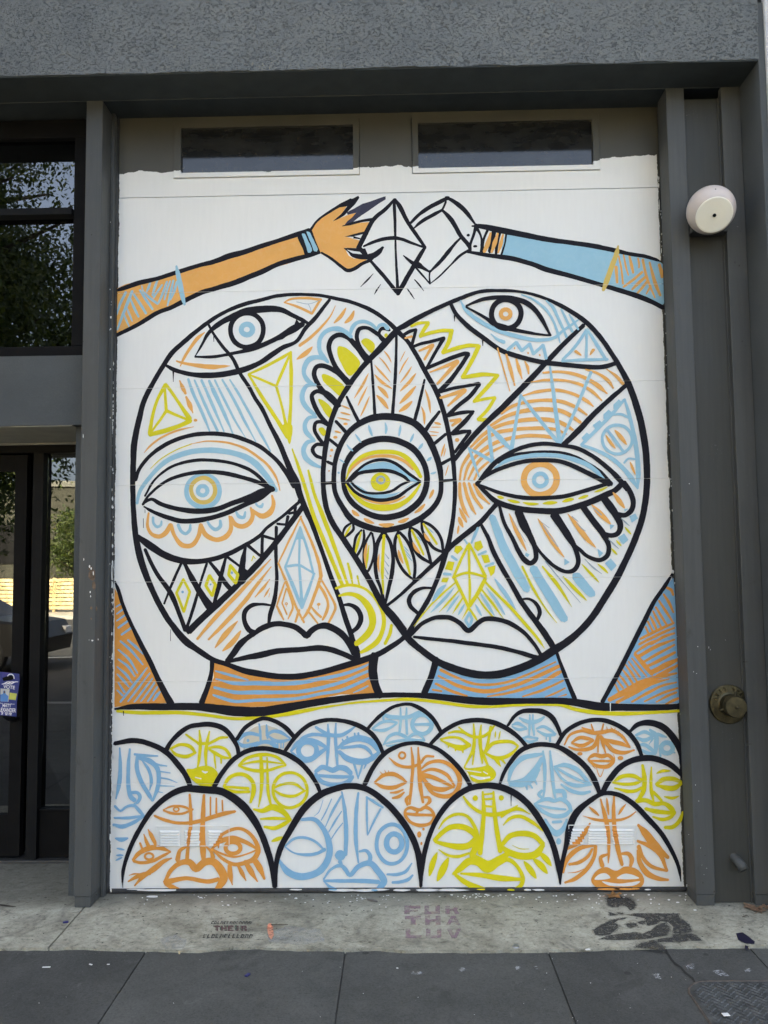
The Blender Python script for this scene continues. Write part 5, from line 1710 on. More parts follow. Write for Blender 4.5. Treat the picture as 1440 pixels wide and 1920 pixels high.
for (ex, cols, yy, rim) in ((None, [(300, 338.5), (346, 376), (391, 417)], 1556.2, [(294, 1549), (430, 1547.5)]), (None, [(1064, 1096), (1102, 1141), (1147, 1188)], 1553.2, [(1066, 1546.5), (1193, 1547)])):
    vt = empty('vent'); vt.parent = gd
    for a, b in cols:
        for r in range(6): louvre(vt, a+random.uniform(-.6, .6), b+random.uniform(-.6, .6), yy+r*4.9, 4.9)
    thin_rib(vt, rim, 2, .0022); thin_rib(vt, [(rim[0][0], yy+30), (rim[1][0]-2, yy+29)], 2, .0018); thin_rib(vt, [rim[0], (rim[0][0]+1, yy+30)], 2, .0016); thin_rib(vt, [rim[1], (rim[1][0], yy+29)], 2, .0016)

# flecks of white and mural colours that missed the door: on the seal, the jambs and the bottom rail
def flecks(name, plane, spots, mat, parent):
    bm = bmesh.new()
    for k, (x, y, rx, ry) in enumerate(spots):
        pts = [(x+rx*(1+.5*noise.noise(Vector((math.cos(a)*1.5, math.sin(a)*1.5, k*3.1))))*math.cos(a), y+ry*(1+.5*noise.noise(Vector((math.cos(a)*1.5+4, math.sin(a)*1.5, k*3.1))))*math.sin(a)) for a in [2*math.pi*i/9 for i in range(9)]]
        bm.faces.new([bm.verts.new(plane(*p)) for p in pts])
    for f in bm.faces:
        f.normal_update()
    o = from_bm(name, bm, mat, parent); o['kind'] = 'stuff'; return o
M_white = PAINT['w']; R = random.Random(5)
def pv(Y): return lambda x, y: tuple(P(x, y, Y))
sp = [(209, 548, 2.6, 3), (208, 595, 1.6, 2.4), (209.5, 627, 1.5, 3), (210, 722, 2, 2.4), (211, 776, 1.8, 2.6), (211, 935, 1.4, 4), (211, 951, 2.2, 2.6), (211, 1024, 1.6, 4), (209.5, 1073, 2.2, 16), (210, 1098, 1.3, 6), (209, 1146, .8, 3), (212, 1330, 1.4, 3), (207, 1363, .9, 2), (209, 1375, 2, 2.6), (212, 1406, 1.5, 10), (211, 1474, 2.6, 9), (209, 1490, 2, 5), (207, 1570, 2.2, 7), (209, 1592, 1.6, 5), (208, 1610, 2, 12), (210, 1640, 1.3, 3), (211, 1662, 2, 6), (208, 1668, 1.4, 5)]
sp += [(R.uniform(206, 214), R.uniform(330, 1660), R.uniform(.5, 1.1), R.uniform(.5, 1.8)) for _ in range(60)]
flecks('paint_fleck', pv(-.0635), [s for s in sp if s[0] < 208.6], M_white, bld)
sp = [(s[0] if s[0] > 209.5 else 210, *s[1:]) for s in sp if s[0] >= 208.6] + [(R.uniform(209.6, 212.2), y, R.uniform(.5, 1.5), R.uniform(.8, 4.5)) for y in [R.choice([R.uniform(330, 1660), R.gauss(1500, 60), R.gauss(740, 50), R.gauss(1100, 40)]) for _ in range(120)]]
flecks('paint_fleck', pv(-.0312), [s for s in sp if 325 < s[1] < 1662], M_white, bld)
sp = [(1235, 334, 1.8, 3.4), (1235, 348, 1.4, 5), (1236, 385, .9, 11), (1240, 470, .8, 5), (1254, 905, 3, 10), (1257, 1000, .9, 6), (1262, 1072, 2.2, 4), (1267, 1087, 1.5, 2), (1272, 1138, 1.6, 3), (1283, 1375, 1.6, 2.4), (1283, 1390, 1, 1.5), (1288, 1660, 1.2, 3)]
sp += [(1233+(y-300)*.0405+R.uniform(0, 5), y, R.uniform(.5, 1.0), R.uniform(.6, 2.6)) for y in [R.uniform(320, 1650) for _ in range(60)]]
flecks('paint_fleck', pv(-.0132), sp, M_white, bld)
sp = [(R.uniform(1248, 1300)+(y-900)*.04, y, R.uniform(.4, .8), R.uniform(.4, .8)) for y in [R.uniform(880, 1640) for _ in range(26)]]
flecks('paint_fleck', pv(-.1925), [s for s in sp if 1290 < s[0]], M_white, bld)
sp = [(168, 1062, 1.4, 3), (175, 1075, 1, 4), (186, 1063, .8, 2), (171, 1066, 1.6, 2.2), (169, 1110, 1, 2.2), (170, 1118, .8, 2), (173, 1201, 2, 1.6), (184, 1199, .7, 2), (157, 1049, .8, 2.4), (156, 818, .6, 4), (187, 1040, 1, 1.6)]
flecks('paint_fleck', pv(-.1925), [s for s in sp if s[0] < 184.5], M_white, bld)
flecks('chipped_patch', pv(-.1918), [(173, 1078, 7, 11), (176, 1098, 4, 8), (170, 1066, 5, 4), (171, 1140, 2.2, 3), (181, 1141, 1.4, 4), (171, 1160, 1.5, 2)], plain('exposed_wood', (.13, .085, .055), .8, var=.5, scale=60), bld)
# white and coloured dabs over the bottom rail
M_dab = [(300, 1669, 42, 2.2), (255, 1667.5, 20, 1.2), (555, 1668, 14, 1.4), (640, 1669, 26, 2.6), (680, 1669.5, 26, 2.4), (708, 1668, 20, 2.2), (752, 1669, 18, 2.4), (800, 1669, 25, 2.6), (845, 1669, 30, 2.4), (990, 1668.5, 7, 2), (1010, 1668.5, 12, 1.8), (1215, 1668, 6, 1.3)]
flecks('paint_fleck', pv(-.0186), M_dab, M_white, gd)
flecks('paint_fleck', pv(-.0192), [(625, 1668, 9, 1.8), (702, 1669, 7, 2)], PAINT['B'], gd)
flecks('paint_fleck', pv(-.0192), [(903, 1667.5, 9, 1.6), (958, 1668.5, 8, 1.8)], PAINT['y'], gd)
flecks('paint_fleck', pv(-.0192), [(1145, 1667, 24, 2.2), (1170, 1667, 24, 2), (1192, 1666, 9, 1.8)], PAINT['O'], gd)

# ------------------------------------------------------------------ marks on the apron
def gp(h): return lambda x, y: tuple(G(x, y, h))
dr = [(287, 1681, 12, 2.2), (377, 1683, 3, 1.2), (372, 1681, 1.5, 1), (428, 1697, 2, 1.3), (555, 1684, 3, 1.2)]
dr += [(R.uniform(960, 1300), 1676+abs(R.gauss(0, 9)), R.uniform(.7, 3.6), R.uniform(.4, 1.5)) for _ in range(48)]
dr += [(R.uniform(220, 960), 1677+abs(R.gauss(0, 10)), R.uniform(.6, 2.2), R.uniform(.4, 1.0)) for _ in range(60)]
dr += [(R.gauss(905, 30), R.uniform(1676, 1686), R.uniform(.7, 3), R.uniform(.5, 1.2)) for _ in range(26)]
flecks('paint_fleck', gp(.0012), dr, M_white, apron)
pit = [(R.uniform(-20, 1440), R.uniform(1676, 1772), R.uniform(.7, 2.6), R.uniform(.4, .9)) for _ in range(170)]
flecks('dark_spot', gp(.0010), pit, plain('black_grime', (.035, .034, .03), .9), apron)
def noisy_alpha(name, col, scale, lo, hi, rough=.8, st=None, mx=.9):
    m, t, b = NM(name); n = noise_node(t, scale, 6, .7, st, .6)
    r = ramp(t, n.outputs[0], [(lo, (0, 0, 0)), (hi, (mx, mx, mx))]); t.links.new(r.outputs[0], b.inputs['Alpha'])
    b.inputs['Base Color'].default_value = (*col, 1); b.inputs['Roughness'].default_value = rough; return m
def ground_polys(name, polys, mat, label=None, h=.0016, parent=None, dens=4):
    bm = bmesh.new()
    for k, pts in enumerate(polys):
        pp = []; n = len(pts)
        for i in range(n):
            a, b = pts[i], pts[(i+1) % n]; L = math.hypot(b[0]-a[0], b[1]-a[1]); q = max(1, int(L/dens))
            for j in range(q):
                x = a[0]+(b[0]-a[0])*j/q; y = a[1]+(b[1]-a[1])*j/q
                pp.append((x+.5*noise.noise(Vector((x*.3, y*.3, k))), y+.4*noise.noise(Vector((x*.3, y*.3, k+7)))))
        t = tessellate_polygon([[Vector((x, y, 0)) for x, y in pp]])
        vv = [bm.verts.new(G(x, y, h+k*3e-5)) for x, y in pp]
        for f in t:
            try: bm.faces.new([vv[i] for i in f])
            except ValueError: pass
    bmesh.ops.recalc_face_normals(bm, faces=bm.faces)
    o = from_bm(name, bm, mat, parent)
    if label: o['label'] = label
    return o
# purple block-letter stencil, three rows of three letters
def bars(x, y, w, h, segs):
    """letter drawn on a 0..1 grid, sheared onto the pavement square"""
    out = []
    for (u0, v0, u1, v1) in segs: out.append([(x+u0*w, y+v0*h), (x+u1*w, y+v0*h), (x+u1*w, y+v1*h), (x+u0*w, y+v1*h)])
    return out
LT = {'F': [(0, 0, .34, 1), (.34, 0, 1, .34), (.34, .5, .85, .72)], 'U': [(0, 0, .3, 1), (.7, 0, 1, 1), (.3, .7, .7, 1)], 'H': [(0, 0, .3, 1), (.68, 0, 1, 1), (.3, .36, .68, .66)],
      'T': [(0, 0, 1, .38), (.36, .38, .68, 1)], 'L': [(0, 0, .3, 1), (.3, .7, 1, 1)], 'K': [(0, 0, .32, 1), (.32, .35, .62, .62)], 'V': [], 'A': []}
pol = []
rows_ = [('FUK', 1698, 16), ('THA', 1717, 17), ('LUV', 1741, 18)]; colx = [(758, 30), (796, 29), (835, 27)]
for word, y, h in rows_:
    sh = (y-1698)*.06
    for ch, (x, w) in zip(word, colx):
        x += sh
        pol += bars(x, y, w, h, LT[ch])
        if ch == 'K': pol += [[(x+w*.5, y+h*.45), (x+w*.72, y), (x+w, y), (x+w*.8, y+h*.5)], [(x+w*.5, y+h*.5), (x+w*.8, y+h*.45), (x+w, y+h), (x+w*.68, y+h)]]
        if ch == 'A': pol += [[(x, y+h), (x+w*.36, y), (x+w*.6, y), (x+w*.3, y+h)], [(x+w*.45, y), (x+w*.66, y), (x+w*1.02, y+h), (x+w*.74, y+h)], [(x+w*.3, y+h*.55), (x+w*.72, y+h*.55), (x+w*.8, y+h*.75), (x+w*.22, y+h*.75)]]
        if ch == 'V': pol += [[(x, y), (x+w*.3, y), (x+w*.6, y+h), (x+w*.35, y+h)], [(x+w*.7, y), (x+w, y), (x+w*.68, y+h), (x+w*.45, y+h)]]
tag(ground_polys('stencil_lettering', pol, noisy_alpha('faded_purple_paint', (.29, .185, .225), 30, .30, .58, mx=.72), parent=apron), 'faded purple block letters sprayed on the concrete')
# dark red and green stencil: three lines of worn lettering
def worn_line(x0, x1, y, h, n, sk):
    out = []; w = (x1-x0)/n
    for k in range(n):
        x = x0+k*w; v = R.random()
        out.append([(x-sk, y+h), (x+w*.3-sk, y+h), (x+w*.38, y), (x+w*.05, y)])
        if v > .3: out.append([(x+w*.3, y+h*.1), (x+w*.78, y+h*.1), (x+w*.76, y+h*.36), (x+w*.28, y+h*.36)])
        if v > .55: out.append([(x+w*.5-sk*.8, y+h), (x+w*.76-sk*.8, y+h), (x+w*.8, y+h*.3), (x+w*.54, y+h*.3)])
        if v < .6: out.append([(x+w*.1-sk, y+h*.75), (x+w*.74-sk, y+h*.75), (x+w*.7-sk, y+h), (x+w*.1-sk, y+h)])
    return out
tag(ground_polys('stencil_lettering', worn_line(397, 473, 1727, 5.5, 13, 2)+worn_line(382, 476, 1751, 7.5, 12, 2.5), noisy_alpha('faded_black_spray', (.045, .045, .042), 60, .36, .5, mx=.85), parent=apron, dens=9), 'small worn black stencil lettering on the concrete')
def blockword(x, y, cw, h, word, gap):
    out = []
    SH = {'T': [(0, 0, 1, .3), (.36, .3, .66, 1)], 'H': [(0, 0, .28, 1), (.72, 0, 1, 1), (.28, .38, .72, .62)], 'E': [(0, 0, .3, 1), (.3, 0, 1, .24), (.3, .38, .85, .6), (.3, .76, 1, 1)], 'I': [(.3, 0, .7, 1)], 'R': [(0, 0, .3, 1), (.3, 0, .9, .22), (.68, .22, .95, .5), (.3, .42, .68, .6), (.6, .6, .95, 1)]}
    for ch in word: out += bars(x, y, cw, h, SH[ch]); x += cw+gap
    return out
tag(ground_polys('stencil_lettering', blockword(402, 1735.5, 10.5, 10, 'THEIR', 2.2), noisy_alpha('faded_maroon_green_spray', (.12, .055, .06), 40, .30, .48, mx=.85), parent=apron), 'worn maroon stencil word on the concrete')
tag(ground_polys('stencil_shadow', blockword(399.5, 1734.8, 10.5, 10, 'THEIR', 2.2), noisy_alpha('faded_green_spray', (.05, .11, .075), 34, .40, .6, mx=.8), parent=apron, h=.0012), 'green under-print of the maroon stencil word')
# dark spray stencil of a face and shoulders
M_spray = noisy_alpha('black_spray', (.042, .042, .041), 55, .34, .56, mx=.88)
T = lambda L: [(1080+x/5.538, 1680+y/5.538) for x, y in L]
fp = [T([(315, 30), (345, 8), (430, 0), (540, 20), (600, 50), (622, 90), (605, 130), (560, 150), (520, 105), (460, 92), (440, 118), (405, 100), (395, 118), (330, 95)]),
      T([(345, 165), (420, 192), (400, 200), (350, 205)]), T([(430, 170), (490, 172), (480, 190), (440, 188)]),
      T([(520, 196), (600, 180), (660, 180), (1060, 182), (1075, 225), (1130, 255), (1185, 310), (1205, 360), (1190, 378), (1020, 388), (1000, 375), (1010, 320), (960, 272), (880, 262), (840, 290), (760, 310), (735, 300), (720, 235), (640, 215)]),
      T([(180, 350), (260, 300), (360, 250), (440, 232), (515, 222), (515, 238), (440, 250), (400, 275), (460, 310), (400, 360), (350, 400), (260, 412), (200, 400)]),
      T([(240, 448), (330, 412), (500, 385), (640, 372), (700, 388), (790, 345), (840, 300), (920, 275), (970, 320), (970, 370), (930, 410), (800, 432), (640, 450), (400, 455)]),
      T([(520, 290), (560, 275), (630, 285), (620, 320), (570, 330), (530, 320)]),
      T([(640, 268), (700, 255), (720, 270), (690, 292), (650, 286)]),
      T([(1010, 398), (1200, 388), (1260, 420), (1315, 465), (1180, 462), (1060, 480), (900, 475), (820, 490), (740, 465), (890, 440), (1000, 430)]),
      T([(740, 470), (860, 490), (930, 530), (925, 575), (850, 560), (780, 548), (610, 532), (650, 500)])]
M_over = noisy_alpha('overspray', (.05, .05, .05), 70, .42, .66, mx=.75)
def grow(pts, k):
    cx, cy = sum(p[0] for p in pts)/len(pts), sum(p[1] for p in pts)/len(pts); r = []
    for x, y in pts:
        d = math.hypot(x-cx, y-cy) or 1; r.append((x+(x-cx)/d*k*1.6, y+(y-cy)/d*k))
    return r
ground_polys('overspray', [grow(p, 2.2) for p in fp], M_over, parent=apron, h=.0013)
tag(ground_polys('stencil_portrait', fp, M_spray, parent=apron), 'dark sprayed stencil of a reclining face on the concrete')
# pale washed patches and the pink splash
ground_polys('paint_wash', [[(300, 1760), (330, 1752), (350, 1762), (345, 1778), (310, 1779)], [(500, 1752), (540, 1735), (600, 1742), (610, 1765), (560, 1772), (505, 1766)]], noisy_alpha('white_wash', (.42, .43, .43), 30, .35, .7, mx=.5), parent=apron, h=.0008)
ground_polys('paint_wash', [[(500, 1738), (512, 1736), (513, 1754), (509, 1762), (504, 1756)]], noisy_alpha('pink_wash', (.62, .27, .17), 60, .3, .5, mx=.95), parent=apron, h=.0013)
ground_polys('spill', [[(1380, 1750), (1392, 1748), (1404, 1756), (1415, 1765), (1414, 1770), (1396, 1768), (1384, 1762)], [(1397, 1772), (1404, 1775), (1401, 1781), (1396, 1778)]], plain('dark_ink', (.012, .010, .03), .5), parent=apron, h=.0022)

# grit swept against the door foot and along the apron edge
def grit(name, spots, h, mat, parent):
    rr = random.Random(9); bm = bmesh.new()
    for (x, y) in spots:
        q = G(x, y, h); s = rr.uniform(.0008, .0026)*(1.6 if rr.random() > .9 else 1)
        vv = [bm.verts.new(q+Vector((s*rr.uniform(.6, 1.2)*a, s*rr.uniform(.6, 1.2)*b, c))) for a, b, c in ((1, 0, 0), (-.5, .87, 0), (-.5, -.87, 0))] + [bm.verts.new(q+Vector((0, 0, s*rr.uniform(.5, 1.1))))]
        for f in ((0, 1, 3), (1, 2, 3), (2, 0, 3)): bm.faces.new([vv[i] for i in f])
    o = from_bm(name, bm, mat, parent); o['kind'] = 'stuff'
grit('grit', [(R.uniform(215, 1290), 1675+abs(R.gauss(0, 5))) for _ in range(420)] + [(R.uniform(0, 1440), R.uniform(1680, 1770)) for _ in range(320)] + [(R.uniform(0, 150), R.uniform(1612, 1700)) for _ in range(80)] + [(R.uniform(1350, 1440), R.uniform(1688, 1704)) for _ in range(70)], .0004, plain('grey_grit', (.16, .155, .14), .9, var=.7, scale=300), apron)
grit('grit', [(R.uniform(0, 1440), 1783+abs(R.gauss(0, 6))) for _ in range(260)] + [(R.uniform(0, 1440), R.uniform(1785, 1918)) for _ in range(160)], -.0118, plain('dark_grit', (.13, .13, .12), .9, var=.7, scale=300), side)
# wear on the timber and jambs
flecks('chipped_patch', pv(-.1918), [(172, 440, .9, 1.6), (156, 640, .7, 1.4), (1397, 1241, 6, 1), (1404, 1395, 5, .9), (1400, 1396, 1, 2.4), (1386, 498, 1.2, 1.8), (1378, 492, .9, 2.6), (1392, 640, 2, .9), (1339, 1672, 1, 2), (1322, 1604, 1.1, .9), (1318, 1655, .9, 2), (178, 1420, .8, 1.3), (164, 1660, 1.2, .8), (181, 1677, .8, 1.6), (160, 1540, .7, .9)], plain('old_chip', (.028, .027, .025), .8), bld)
flecks('paint_fleck', pv(-.1922), [(1383, 425, 1.8, .5), (1360, 1200, .7, .7), (1329, 1214, .9, 2.2), (1332, 1218, .6, 1.4), (1325, 1628, 1, .8), (1320, 1640, .8, .8), (1316, 1622, .7, .7), (167, 1200, 1.4, .9)], plain('pale_chip', (.30, .30, .29), .7), bld)

def thing_mesh(name, pts3, faces, mat, label, cat, group=None): return tag(new_mesh(name, pts3, faces, mat), label, cat, group)
# chips of orange paint with a twig
q = G(506, 1738); o = empty('paint_chip', q); tag(o, 'crumpled salmon orange flake with a twig on the concrete below the left faces', 'litter')
bm = bmesh.new(); rr = random.Random(3); V = []
for k in range(14):
    a = 2*math.pi*k/14; r = .018*(.7+.5*rr.random()); V.append(bm.verts.new((r*.6*math.cos(a), r*1.3*math.sin(a), .003+.009*rr.random())))
c = bm.verts.new((0, 0, .016))
for k in range(14): bm.faces.new((V[k], V[(k+1) % 14], c))
f = from_bm('flake', bm, plain('salmon_paint', (.72, .27, .16), .6, var=.25, scale=70), o)
bm = bmesh.new(); tube(bm, [(.005, -.004, .012), (.04, .0, .010), (.085, .006, .008)], [.0022, .002, .0012], 6); from_bm('twig', bm, plain('twig_bark', (.06, .045, .03), .8), o)

# fallen leaves
def leaf_obj(x, y, s, rot, label, cold=False):
    q = G(x, y); o = empty('fallen_leaf', q); o.rotation_euler = (0, 0, rot); o.scale = (s, s, s)
    bm = bmesh.new(); out = []; rr = random.Random(int(x))
    for k in range(20):
        a = 2*math.pi*k/20; r = .030*(1+.35*math.cos(5*a))*(.9+.2*rr.random()); out.append((r*math.cos(a)*1.35, r*math.sin(a)))
    V = [bm.verts.new((x_, y_, .004+.016*abs(noise.noise(Vector((x_*40, y_*40, x)))) + .25*x_*x_/.04*.4)) for x_, y_ in out]; c = bm.verts.new((0, 0, .006))
    for k in range(20): bm.faces.new((V[k], V[(k+1) % 20], c))
    bmesh.ops.solidify(bm, geom=list(bm.faces), thickness=.0007)
    from_bm('blade', bm, plain('dry_leaf_%d' % int(x), (.42, .23, .09) if not cold else (.40, .26, .17), .7, var=.35, scale=40), o)
    bm = bmesh.new(); tube(bm, [(-.03, 0, .008), (-.055, .004, .006), (-.075, .012, .003)], [.0014, .0012, .001], 5); from_bm('stalk', bm, plain('leaf_stalk', (.25, .14, .07), .7), o)
    tag(o, label, 'leaf', 'fallen dry leaves'); return o
leaf_obj(1151, 1681, .95, .3, 'dry brown leaf lying on the dark patch below the right front face')
leaf_obj(1409, 1703, .95, 2.0, 'curled tan leaf against the wall under the drain pipe', True)
leaf_obj(1424, 1708, .8, .9, 'brown leaf in front of the curled one at the right wall', True)
leaf_obj(1437, 1702, .7, 1.7, 'rightmost small brown leaf at the right wall', True)

# small litter
def litter(name, x, y, lx, ly, lz, rot, mat, label, cat, h=-.012, group=None, parts=None):
    q = G(x, y, h); bm = bmesh.new(); add_box(bm, (-lx/2, -ly/2, .0006), (lx/2, ly/2, lz)); bmesh.ops.bevel(bm, geom=list(bm.edges), offset=min(lx, ly, lz)*.3, segments=2, affect='EDGES')
    for v in bm.verts: v.co.z += .0015*noise.noise(Vector((v.co.x*90, v.co.y*90, x)))
    o = from_bm(name, bm, mat); o.location = q; o.rotation_euler = (0, 0, rot); return tag(o, label, cat, group)
M_paper = plain('white_paper', (.72, .72, .70), .7); M_blue = plain('blue_scrap', (.03, .03, .14), .5)
def butt(x, y, rot, label):
    q = G(x, y, -.012); o = empty('cigarette_butt', q+Vector((0, 0, .004))); o.rotation_euler = (0, 0, rot)
    bm = bmesh.new(); tube(bm, [(-.012, 0, 0), (.008, 0, 0)], .004, 10); from_bm('filter', bm, plain('filter_tip', (.62, .5, .3), .8), o)
    bm = bmesh.new(); tube(bm, [(.0082, 0, 0), (.018, 0, .0)], [.004, .0034], 10); from_bm('paper_end', bm, M_paper, o)
    tag(o, label, 'cigarette butt', 'litter on the pavement')
butt(336, 1787, 1.9, 'pale cigarette butt on the dark paving just below the apron edge')
for i, (x, y, lx, ly, rot, lab) in enumerate([(87, 1814, .034, .008, .1, 'white paper strip on the paving at the far left'), (170, 1809, .018, .007, -.5, 'thin pale scrap left of the first paving joint'), (203, 1809, .012, .006, .2, 'tiny white scrap right beside the thin pale one'), (745, 1816, .010, .006, -.8, 'tiny pale scrap on the middle slab'), (1102, 1781, .022, .012, .3, 'white crumb at the apron edge below the right faces'), (1361, 1903, .026, .02, .1, 'white scrap lying on the metal cover plate'), (1303, 1707, .014, .009, .2, 'white chip on the concrete near the right pillar')]):
    litter('paper_scrap', x, y, lx, ly, .003, rot, M_paper, lab, 'scrap', -.012 if y > 1783 and y < 1900 else .0008)
for x, y, r, lab in ((123, 1730, .4, 'dark blue scrap on the concrete left of the joint'), (464, 1829, 1.2, 'dark blue scrap on the dark paving below the apron')):
    litter('blue_scrap', x, y, .026, .016, .005, r, M_blue, lab, 'scrap', -.012 if y > 1783 else .0005)
bm = lathe([(0, .004), (.010, .004), (.013, .006), (.015, .001), (.0155, .0)], 20); bc = from_bm('bottle_cap', bm, plain('crushed_cap', (.3, .31, .31), .35, .8), None, True); bc.location = G(967, 1775, .0005); tag(bc, 'flattened metal bottle cap at the edge of the apron', 'bottle cap')
bm = bmesh.new(); tube(bm, [G(-5, 1696, .004), G(12, 1698, .006), G(30, 1700, .003)], [.004, .004, .001], 6); tag(from_bm('twig', bm, plain('dark_twig', (.03, .025, .02), .8)), 'dark twig lying on the concrete at the left edge', 'twig')
bm = bmesh.new(); tube(bm, [G(689, 1686, .004), G(700, 1688, .006), G(708, 1690, .003)], [.005, .006, .003], 6); tag(from_bm('pebble', bm, plain('grey_bark', (.13, .12, .11), .8)), 'grey splinter lying just below the middle of the door', 'splinter')
bm = bmesh.new(); tube(bm, [G(1392, 1719, .003), G(1400, 1716, .006), G(1404, 1719, .003)], [.0018, .002, .001], 5); tag(from_bm('twig', bm, plain('thin_twig', (.07, .055, .04), .8)), 'thin twig on the concrete left of the right wall leaves', 'twig')

# chequer-plate cover in the lower right corner
pc = empty('cover_plate', (1.6, -1.3, -.012)); tag(pc, 'worn diamond tread steel cover plate set in the lower right paving', 'cover plate')
M_plate = plain('worn_steel_plate', (.085, .088, .088), .5, .35, var=.45, scale=25, bmp=.4)
px0, px1, py0, py1 = 1.165, 2.4, -2.1, -.895
bm = bmesh.new(); pts = []
for k in range(9):
    a = math.pi - (math.pi/2)*k/8; pts.append((px0+.10+.10*math.cos(a), py1-.10+.10*math.sin(a)))
pts += [(px1, py1), (px1, py0), (px0, py0)]
fc = bm.faces.new([bm.verts.new((x-1.6, y+1.3, .003)) for x, y in pts]); r = bmesh.ops.extrude_face_region(bm, geom=[fc]); bmesh.ops.translate(bm, vec=(0, 0, -.03), verts=[v for v in r['geom'] if isinstance(v, bmesh.types.BMVert)])
bmesh.ops.recalc_face_normals(bm, faces=bm.faces); from_bm('plate', bm, M_plate, pc)
bm = bmesh.new(); st = .030; i = 0
y = py1-.02
while y > -1.75:
    x = px0+.022 + (st/2 if i % 2 else 0); j = 0
    while x < 2.2:
        if not (x < px0+.10 and y > py1-.10 and math.hypot(x-px0-.1, y-py1+.1) > .085):
            a = math.radians(45 if (i+j) % 2 else -45); L, W = .0125, .0042
            ca, sa = math.cos(a), math.sin(a); b0 = [bm.verts.new((x-1.6+u*ca-v*sa, y+1.3+u*sa+v*ca, .003)) for u, v in ((-L, 0), (0, -W), (L, 0), (0, W))]
            tp = [bm.verts.new((x-1.6+u*ca-v*sa, y+1.3+u*sa+v*ca, .0062)) for u, v in ((-L*.6, 0), (0, -W*.5), (L*.6, 0), (0, W*.5))]
            bm.faces.new(tp)
            for k in range(4): bm.faces.new((b0[k], b0[(k+1) % 4], tp[(k+1) % 4], tp[k]))
        x += st; j += 1
    y -= st*.5; i += 1
tr = from_bm('tread_pattern', bm, M_plate, pc); tr['kind'] = 'stuff'
bm = bmesh.new(); tube(bm, [(x-1.6, y+1.3, .001) for x, y in [(px0-.004, -1.7), (px0-.004, py1-.1)] + [(px0+.10-.104*math.cos(a), py1-.10+.104*math.sin(a)) for a in [math.pi/2*k/8 for k in range(1, 9)]] + [(px1, py1+.004)]], .005, 6); from_bm('rim', bm, plain('rusty_rim', (.075, .06, .05), .8, var=.4, scale=60), pc)
# crack running from the apron to the plate
ground_polys('crack', [[(1249, 1779), (1253, 1786), (1262, 1800), (1268, 1806), (1277, 1812), (1287, 1823), (1300, 1833), (1304, 1842), (1301, 1842), (1296, 1834), (1284, 1825), (1275, 1815), (1265, 1809), (1258, 1801), (1250, 1788), (1246, 1780)]], plain('crack_dirt', (.02, .02, .018), .95), parent=side, h=-.0100)
ground_polys('scuff_mark', [[(770, 1822), (790, 1821), (796, 1825), (780, 1828), (772, 1826)], [(857, 1816), (868, 1813), (876, 1818), (864, 1822)], [(1395, 1818), (1405, 1815), (1410, 1821), (1398, 1823)], [(1335, 1820), (1352, 1818), (1368, 1830), (1350, 1830)], [(1285, 1810), (1300, 1806), (1303, 1816), (1290, 1818)], [(966, 1812), (976, 1810), (976, 1820), (968, 1818)], [(1000, 1812), (1008, 1811), (1008, 1818), (1001, 1817)], [(1222, 1826), (1236, 1824), (1240, 1836), (1228, 1834)]], noisy_alpha('pale_scuff', (.36, .37, .38), 70, .42, .6, mx=.8), parent=side, h=-.0095)
flecks('paint_fleck', gp(-.0098), [(R.uniform(0, 1440), R.uniform(1786, 1915), R.uniform(.4, 1.1), R.uniform(.25, .6)) for _ in range(26)], M_white, side)

# ------------------------------------------------------------------ wall lamp
lc = P(1333, 394, -.30)
lamp = empty('wall_lamp', lc); tag(lamp, 'cream dome wall lamp with a round white front on the right timber pillars', 'lamp')
tocam = (CAM-lc).normalized(); ax = (tocam + RT*.235 - UP*.345).normalized()
rot = ax.to_track_quat('Z', 'Y')
Rs = .119; prof = [(0, -.118)]
for k in range(1, 20):
    a = math.pi*(1-k/20*.765); prof.append((Rs*math.sin(a), Rs*math.cos(a)))
zc = prof[-1][1]; rc = prof[-1][0]
sh = from_bm('lamp_shade', lathe(prof + [(rc-.004, zc+.001)], 56), plain('cream_enamel', (.50, .44, .405), .42, var=.06), lamp, True); sh.rotation_mode = 'QUATERNION'; sh.rotation_quaternion = rot
df = from_bm('diffuser', lathe([(0, zc+.0045), (rc-.006, zc+.0045), (rc-.001, zc+.0025), (rc, zc-.001)], 56), plain('white_diffuser', (.90, .89, .80), .45, var=.03), lamp, False); df.rotation_mode = 'QUATERNION'; df.rotation_quaternion = rot
nbm = from_bm('knob', lathe([(.0085, zc+.0046), (.0085, zc+.009), (.006, zc+.012), (.003, zc+.012), (.0028, zc+.010), (0, zc+.010)], 18), M_frame, lamp, True); nbm.rotation_mode = 'QUATERNION'; nbm.rotation_quaternion = rot
for a_ in (40, 220):
    sc2 = from_bm('screw', lathe([(.0035, 0), (.0035, .002), (0, .003)], 10), M_frame, lamp); ca, sa = math.cos(math.radians(a_)), math.sin(math.radians(a_)); q0 = ax.orthogonal().normalized(); q1 = ax.cross(q0); sc2.location = ax*.035 + (q0*ca+q1*sa)*.1125; sc2.rotation_mode = 'QUATERNION'; sc2.rotation_quaternion = (q0*ca+q1*sa).to_track_quat('Z', 'Y')
mb = box('mounting_box', (1.578, -.215, P(1333, 436, -.2).z), (1.766, -.152, P(1333, 372, -.2).z), M_trim, lamp, .003); mb.matrix_parent_inverse = Matrix.Translation(-lc)
bm = bmesh.new(); tube(bm, [Vector((1.67, -.20, lc.z-.01)), lc - ax*.09], .02, 12); am = from_bm('arm', bm, M_trim, lamp, True); am.matrix_parent_inverse = Matrix.Translation(-lc)

